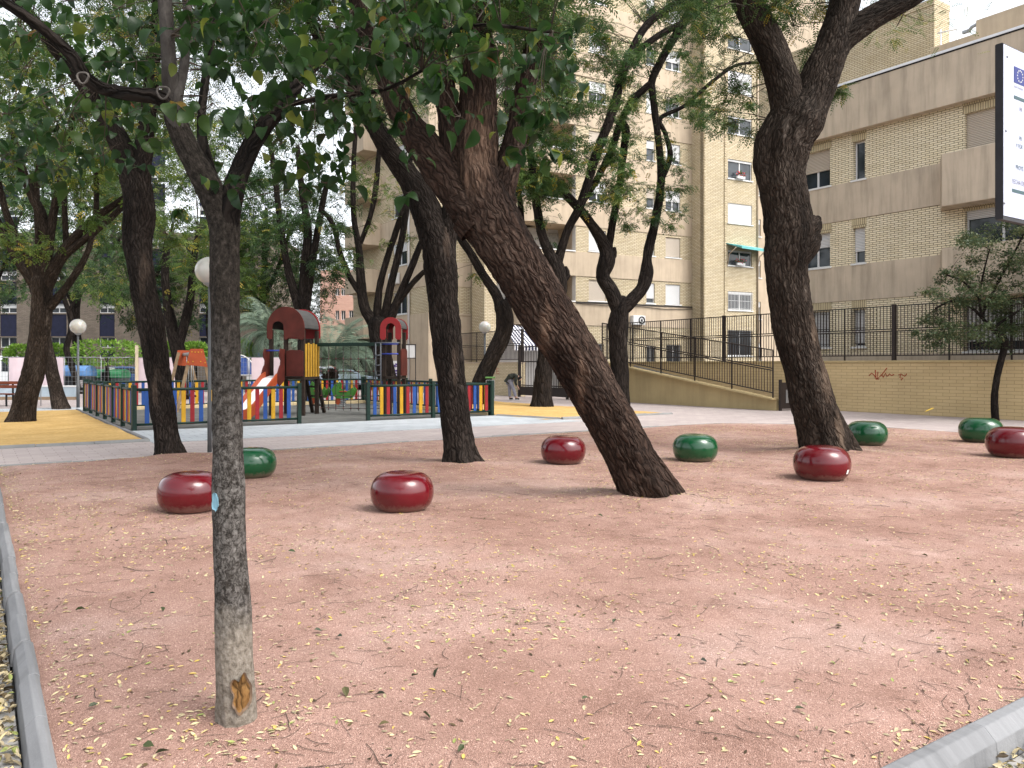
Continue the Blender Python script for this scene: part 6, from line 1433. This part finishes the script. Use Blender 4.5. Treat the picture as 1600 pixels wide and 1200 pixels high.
def car(label, px, d, yaw, col, L=4.2, Hh=1.45, van=False, name="parked_car"):
    p = P(px, 600, d); p.z = 0; root = tag(empty(name, p, yaw-YAW), label, "van" if van else "car"); l = L/2; W_ = .86 if not van else .95; pm = paint("car_paint_"+name, col, .25, .03, coat=.6)
    if van: low = [(-l, .35), (l, .35), (l+.02, .95), (l-.55, 1.15), (l-1.15, Hh-.12), (l-1.5, Hh), (-l+.2, Hh), (-l, Hh-.2)]
    else: low = [(-l, .32), (l, .32), (l+.04, .55), (l-.05, .78), (l-1.0, .92), (l-1.1, .95), (-l+.55, .98), (-l+.05, .92), (-l-.03, .6)]
    k = MB(); k.prism(low, (0, W_, 0), (1, 0, 0), (0, 0, 1), 2*W_); k.build("body", pm, root, bevel=.06, seg=3)
    if not van:
        cab = [(-l+.35, .95), (l-1.05, .93), (l-1.75, Hh-.05), (l-2.1, Hh), (-l+1.2, Hh), (-l+.75, Hh-.06)]
        k = MB(); A = [(x, -W_*.98 if z < 1.1 else -W_*.80, z) for x, z in cab]; B = [(x, -y, z) for x, y, z in A]; n = len(A)
        k.add(A+B, [list(range(n)), [n+i for i in reversed(range(n))]]+[((i+1) % n, i, n+i, n+(i+1) % n) for i in range(n)]); k.build("cabin", pm, root, bevel=.04, seg=3)
        for s in (-1, 1):
            k = MB(); w = lambda x, z: (x, s*(W_*.98-(z-.95)/(Hh-.95)*W_*.18+.012), z)
            for q in ([(-l+.75, 1.0), (-l+1.75, 1.0), (-l+1.75, Hh-.10), (-l+1.1, Hh-.10)], [(-l+1.82, 1.0), (l-1.35, 1.0), (l-1.95, Hh-.10), (-l+1.82, Hh-.10)]):
                k.add([w(*c) for c in q], [(0, 1, 2, 3) if s < 0 else (3, 2, 1, 0)])
            k.build("side_window", M['glass'], root)
        k = MB(); f = .02; k.add([(l-1.08+f, -.72, .99), (l-1.08+f, .72, .99), (l-1.72+f, .64, Hh-.07), (l-1.72+f, -.64, Hh-.07)], [(0, 1, 2, 3)]); k.add([(-l+.36-f, .72, 1.0), (-l+.36-f, -.72, 1.0), (-l+.74-f, -.62, Hh-.09), (-l+.74-f, .62, Hh-.09)], [(0, 1, 2, 3)]); k.build("windscreen", M['glass'], root)
    else:
        for s in (-1, 1): k = MB(); k.bx(l-1.75, l-.95, s*W_-.012, s*W_+.012, 1.15, Hh-.3); k.build("side_window", M['glass'], root)
        k = MB(); k.add([(l-.53, -.8, 1.18), (l-.53, .8, 1.18), (l-1.12, .72, Hh-.14), (l-1.12, -.72, Hh-.14)], [(0, 1, 2, 3)]); k.build("windscreen", M['glass'], root)
    for x in (-l+.75, l-.8):
        for s in (-1, 1):
            k = MB(); k.tube([(x, s*(W_-.2), .31), (x, s*(W_+.015), .31)], .31, 20); wl = k.build("wheel", M['black'], root); k = MB(); k.tube([(x, s*(W_-.05), .31), (x, s*(W_+.025), .31)], .19, 14); k.build("rim", M['grey_metal'], wl)
    for s in (-1, 1): k = MB(); k.bx(l-.06, l+.06, s*W_*.72-.16, s*W_*.72+.16, .62, .76); k.build("headlight", M['globe'], root, bevel=.02)
    for s in (-1, 1): k = MB(); k.bx(-l-.05, -l+.08, s*W_*.78-.12, s*W_*.78+.12, .66, .84); k.build("tail_light", M['s_red'], root, bevel=.02)
car("white van at the left edge behind the site fence", -6, 49, math.radians(8), (.72, .73, .74), 5.0, 2.1, True, "parked_van")
car("dark blue car between the two containers", 208, 50, math.radians(12), (.05, .09, .20))
car("white car with blue glass left of the upright palm", 503, 52, math.radians(80), (.62, .66, .72), 4.0)
car("red car behind the rope net", 551, 58, math.radians(20), (.45, .03, .05), 4.3)
car("black car in front of the red one behind the rope net", 555, 53, math.radians(80), (.012, .012, .014), 4.2, 1.6)
car("pale blue car low behind the net, partly hidden by the picket fence", 545, 49.5, math.radians(10), (.40, .50, .62), 3.9, 1.3)

# ------------------------------------------------------------------ leaves and twigs on the ground
M['litter'] = leafmat("fallen_leaf", [(0, (.055, .038, .020)), (.12, (.12, .085, .04)), (.2, (.30, .25, .16)), (.5, (.56, .47, .28)), (.8, (.55, .38, .09)), (1, (.26, .29, .09))], .6, .1)
M['twig_dk'] = leafmat("dark_debris", [(0, (.02, .014, .01)), (.5, (.05, .036, .026)), (1, (.14, .10, .07))], .9, 0)
M['litter_dark'] = leafmat("fallen_dark_leaf", [(0, (.018, .022, .012)), (.6, (.05, .065, .025)), (1, (.12, .09, .04))], .5, .1)
def lay(name, pos, L0, L1, W, mat, seed, curl=.25, lift=.004, tilt=.18, tints=(.45, .22), flat=False):
    r = np.random.default_rng(seed); n = len(pos); a = r.uniform(0, 2*np.pi, n)
    D = np.stack([np.cos(a), np.sin(a), r.normal(0, tilt, n)], 1); D /= np.linalg.norm(D, axis=1, keepdims=True)
    U = np.stack([r.normal(0, tilt, n), r.normal(0, tilt, n), np.ones(n)], 1); S_ = np.cross(U, D); S_ /= np.linalg.norm(S_, axis=1, keepdims=True); U = np.cross(D, S_)
    T = []
    for sg in (-1, 1):
        st = [(0, .04), (.3, .9), (.62, .85), (1, .04)]
        for (u0, w0), (u1, w1) in zip(st[:-1], st[1:]):
            f = lambda u, w: np.array([u-.5, sg*w*W*.5, curl*w*W*.5-.15*curl*(u-.5)**2]); m_ = lambda u: np.array([u-.5, 0, -.15*curl*(u-.5)**2])
            q = [m_(u0), f(u0, w0), f(u1, w1), m_(u1)]; T += q if sg < 0 else q[::-1]
    V, Q, k = place(np.array(T), pos+np.array([0, 0, lift]), D, S_, U, r.uniform(L0, L1, n))
    t = np.clip(r.normal(tints[0], tints[1], n), 0, .9); t[r.random(n) < .05] = 1.0
    return tag(link(name, fast_mesh(name, V, Q, tint=np.repeat(t, k)), mat), kind="stuff")
r = np.random.default_rng(77); pts = []
def inside(x, y): return .3 < x < 18.65 and 1.72 < y < 14.4 and x+y < 30.8
for i in range(78000):
    x, y = r.uniform(.3, 18.6), r.uniform(1.72, 14.4)
    dn = .35+.65*max(0, noise.noise((x*.5+4, y*.5, 2))*2.6)+.8*max(0, noise.noise((x*1.7, y*1.7, 8)))
    dn *= 1.0+.8*math.exp(-((x-1.6)**2+(y-2.3)**2)/3.0)
    if r.random() < dn*.55 and inside(x, y): pts.append((x, y))
for (px, py, sx, sy, n) in ((610, 945, .28, .12, 120), (690, 900, .35, .12, 110), (840, 960, .18, .12, 60), (1440, 690, 1.0, .35, 320), (1510, 712, .9, .3, 220), (1400, 684, .8, .3, 120), (930, 955, .2, .1, 50), (780, 965, .2, .12, 50), (700, 985, .25, .12, 60), (410, 880, .25, .15, 60), (200, 870, .5, .2, 90), (190, 830, .5, .25, 80)):
    g = G(px, py)
    for i in range(n):
        q = g+RGT*r.normal(0, sx)+FWD*r.normal(0, sy*2)
        if inside(q.x, q.y): pts.append((q.x, q.y))
for mx, my, h_, rd in MOUNDS:      # litter gathered at the feet of the trees
    for i in range(150):
        a = r.uniform(0, 6.283); q = rd*(.45+abs(r.normal(0, .45))); pts.append((mx+q*math.cos(a), my+q*math.sin(a)))
for i in range(1500):     # drifts along the kerbs inside
    s = r.random()
    if s < .45: x, y = .29+abs(r.normal(0, .10)), r.uniform(1.75, 14.3)
    elif s < .6: x, y = r.uniform(.3, 5), 1.74+abs(r.normal(0, .09))
    elif s < .8: x, y = r.uniform(.3, 16.2), 14.42-abs(r.normal(0, .12))
    else: x, y = 18.65-abs(r.normal(0, .2)), r.uniform(3, 12)
    if inside(x, y): pts.append((x, y))
pos = np.array([(x, y, gz(x, y)) for x, y in pts]); lay("fallen_leaves", pos, .017, .042, .42, M['litter'], 5)
# thick litter outside the kerbs
pts = []
for i in range(4200):
    if r.random() < .72: x, y = .15-abs(r.normal(0, .16)), r.uniform(1.6, 9.5); x = x if noise.noise((x*2, y*1.3, 5)) > -.25 or x > .05 else 99
    else: x, y = r.uniform(.3, 6), 1.56-abs(r.normal(0, .10))
    if x < 50: pts.append((x, y, -.072+.05*r.random()**2*math.exp(-min(abs(x-.14), abs(y-1.56))*6)))
pt2 = []
for i in range(22000):
    x, y = r.uniform(.3, 18.6), r.uniform(1.72, 14.4); q = noise.noise((x*.9+9, y*.9, 4))+.5*noise.noise((x*2.6, y*2.6, 1))
    if inside(x, y) and r.random() < max(.06, (q-.05)*1.8): pt2.append((x, y, gz(x, y)))
lay("ground_debris", np.array(pt2), .005, .018, .4, M['twig_dk'], 11, .4, .002, .3)
lay("fallen_leaves.001", np.array(pts), .028, .06, .5, M['litter'], 6, .5, .004, .45, (.22, .22))
# big dark curled leaves
pts = []
for px, py in ((594, 1092), (648, 1062), (682, 1057), (667, 1127), (540, 1090), (600, 1140), (232, 1182), (254, 1192), (146, 1110), (125, 961), (237, 935), (960, 975), (915, 1101), (938, 811), (497, 994), (340, 1010), (175, 828), (580, 1196), (608, 1194), (254, 960), (1310, 985), (530, 1002), (790, 912), (1100, 1042), (1445, 872), (456, 868), (1060, 1000), (720, 1180), (1250, 1120), (1160, 1010)):
    g = G(px, py); pts.append((g.x, g.y, gz(g.x, g.y)+.012))
lay("fallen_leaves.002", np.array(pts), .035, .065, .62, M['litter_dark'], 9, .6, .005, .4, (.4, .3))
# twigs
Vs, Fs, off = [], [], 0
for i in range(2800):
    x, y = r.uniform(.4, 14), 1.8+(12.5*r.random()**1.4)
    if not inside(x, y): continue
    a = r.uniform(0, 6.3); L = r.uniform(.05, .22)*(1 if r.random() > .06 else 1.7); n = 5; w = r.uniform(.0007, .0017)*(1 if L < .24 else 1.8); ps = []
    for j in range(n): ps.append((x, y, gz(x, y)+.003+w)); a += r.normal(0, .28); x += math.cos(a)*L/4; y += math.sin(a)*L/4
    for j in range(n-1):
        p0_, p1_ = np.array(ps[j]), np.array(ps[j+1]); t = p1_-p0_; s = np.array([-t[1], t[0], 0]); s /= np.linalg.norm(s)+1e-9; u = np.array([0, 0, 1.0])
        q = [(s*w), (u*w), (-s*w)]; Vs.append(np.array([p0_+q[0], p0_+q[1], p0_+q[2], p1_+q[0], p1_+q[1], p1_+q[2]])); Fs += [(off, off+1, off+4, off+3), (off+1, off+2, off+5, off+4)]; off += 6
tag(link("twig_litter", fast_mesh("twig_litter", np.concatenate(Vs), np.array(Fs)), M['twig']), kind="stuff")
# one yellow leaf falling through the air
p = P(1452, 641, 6.0); k = MB(); k.add([(-.035, 0, -.012), (-.01, -.012, .002), (.022, -.008, .014), (.034, 0, .020), (.018, .012, .012), (-.012, .014, 0)], [(0, 1, 2, 3, 4, 5)])
o = k.build("falling_leaf", paint("yellow_leaf", (.62, .40, .03), .5, .05), loc=p, rz=-YAW); tag(o, "single yellow leaf falling through the air in front of the buff wall", "leaf"); sm = o.modifiers.new("thickness", 'SOLIDIFY'); sm.thickness = .001
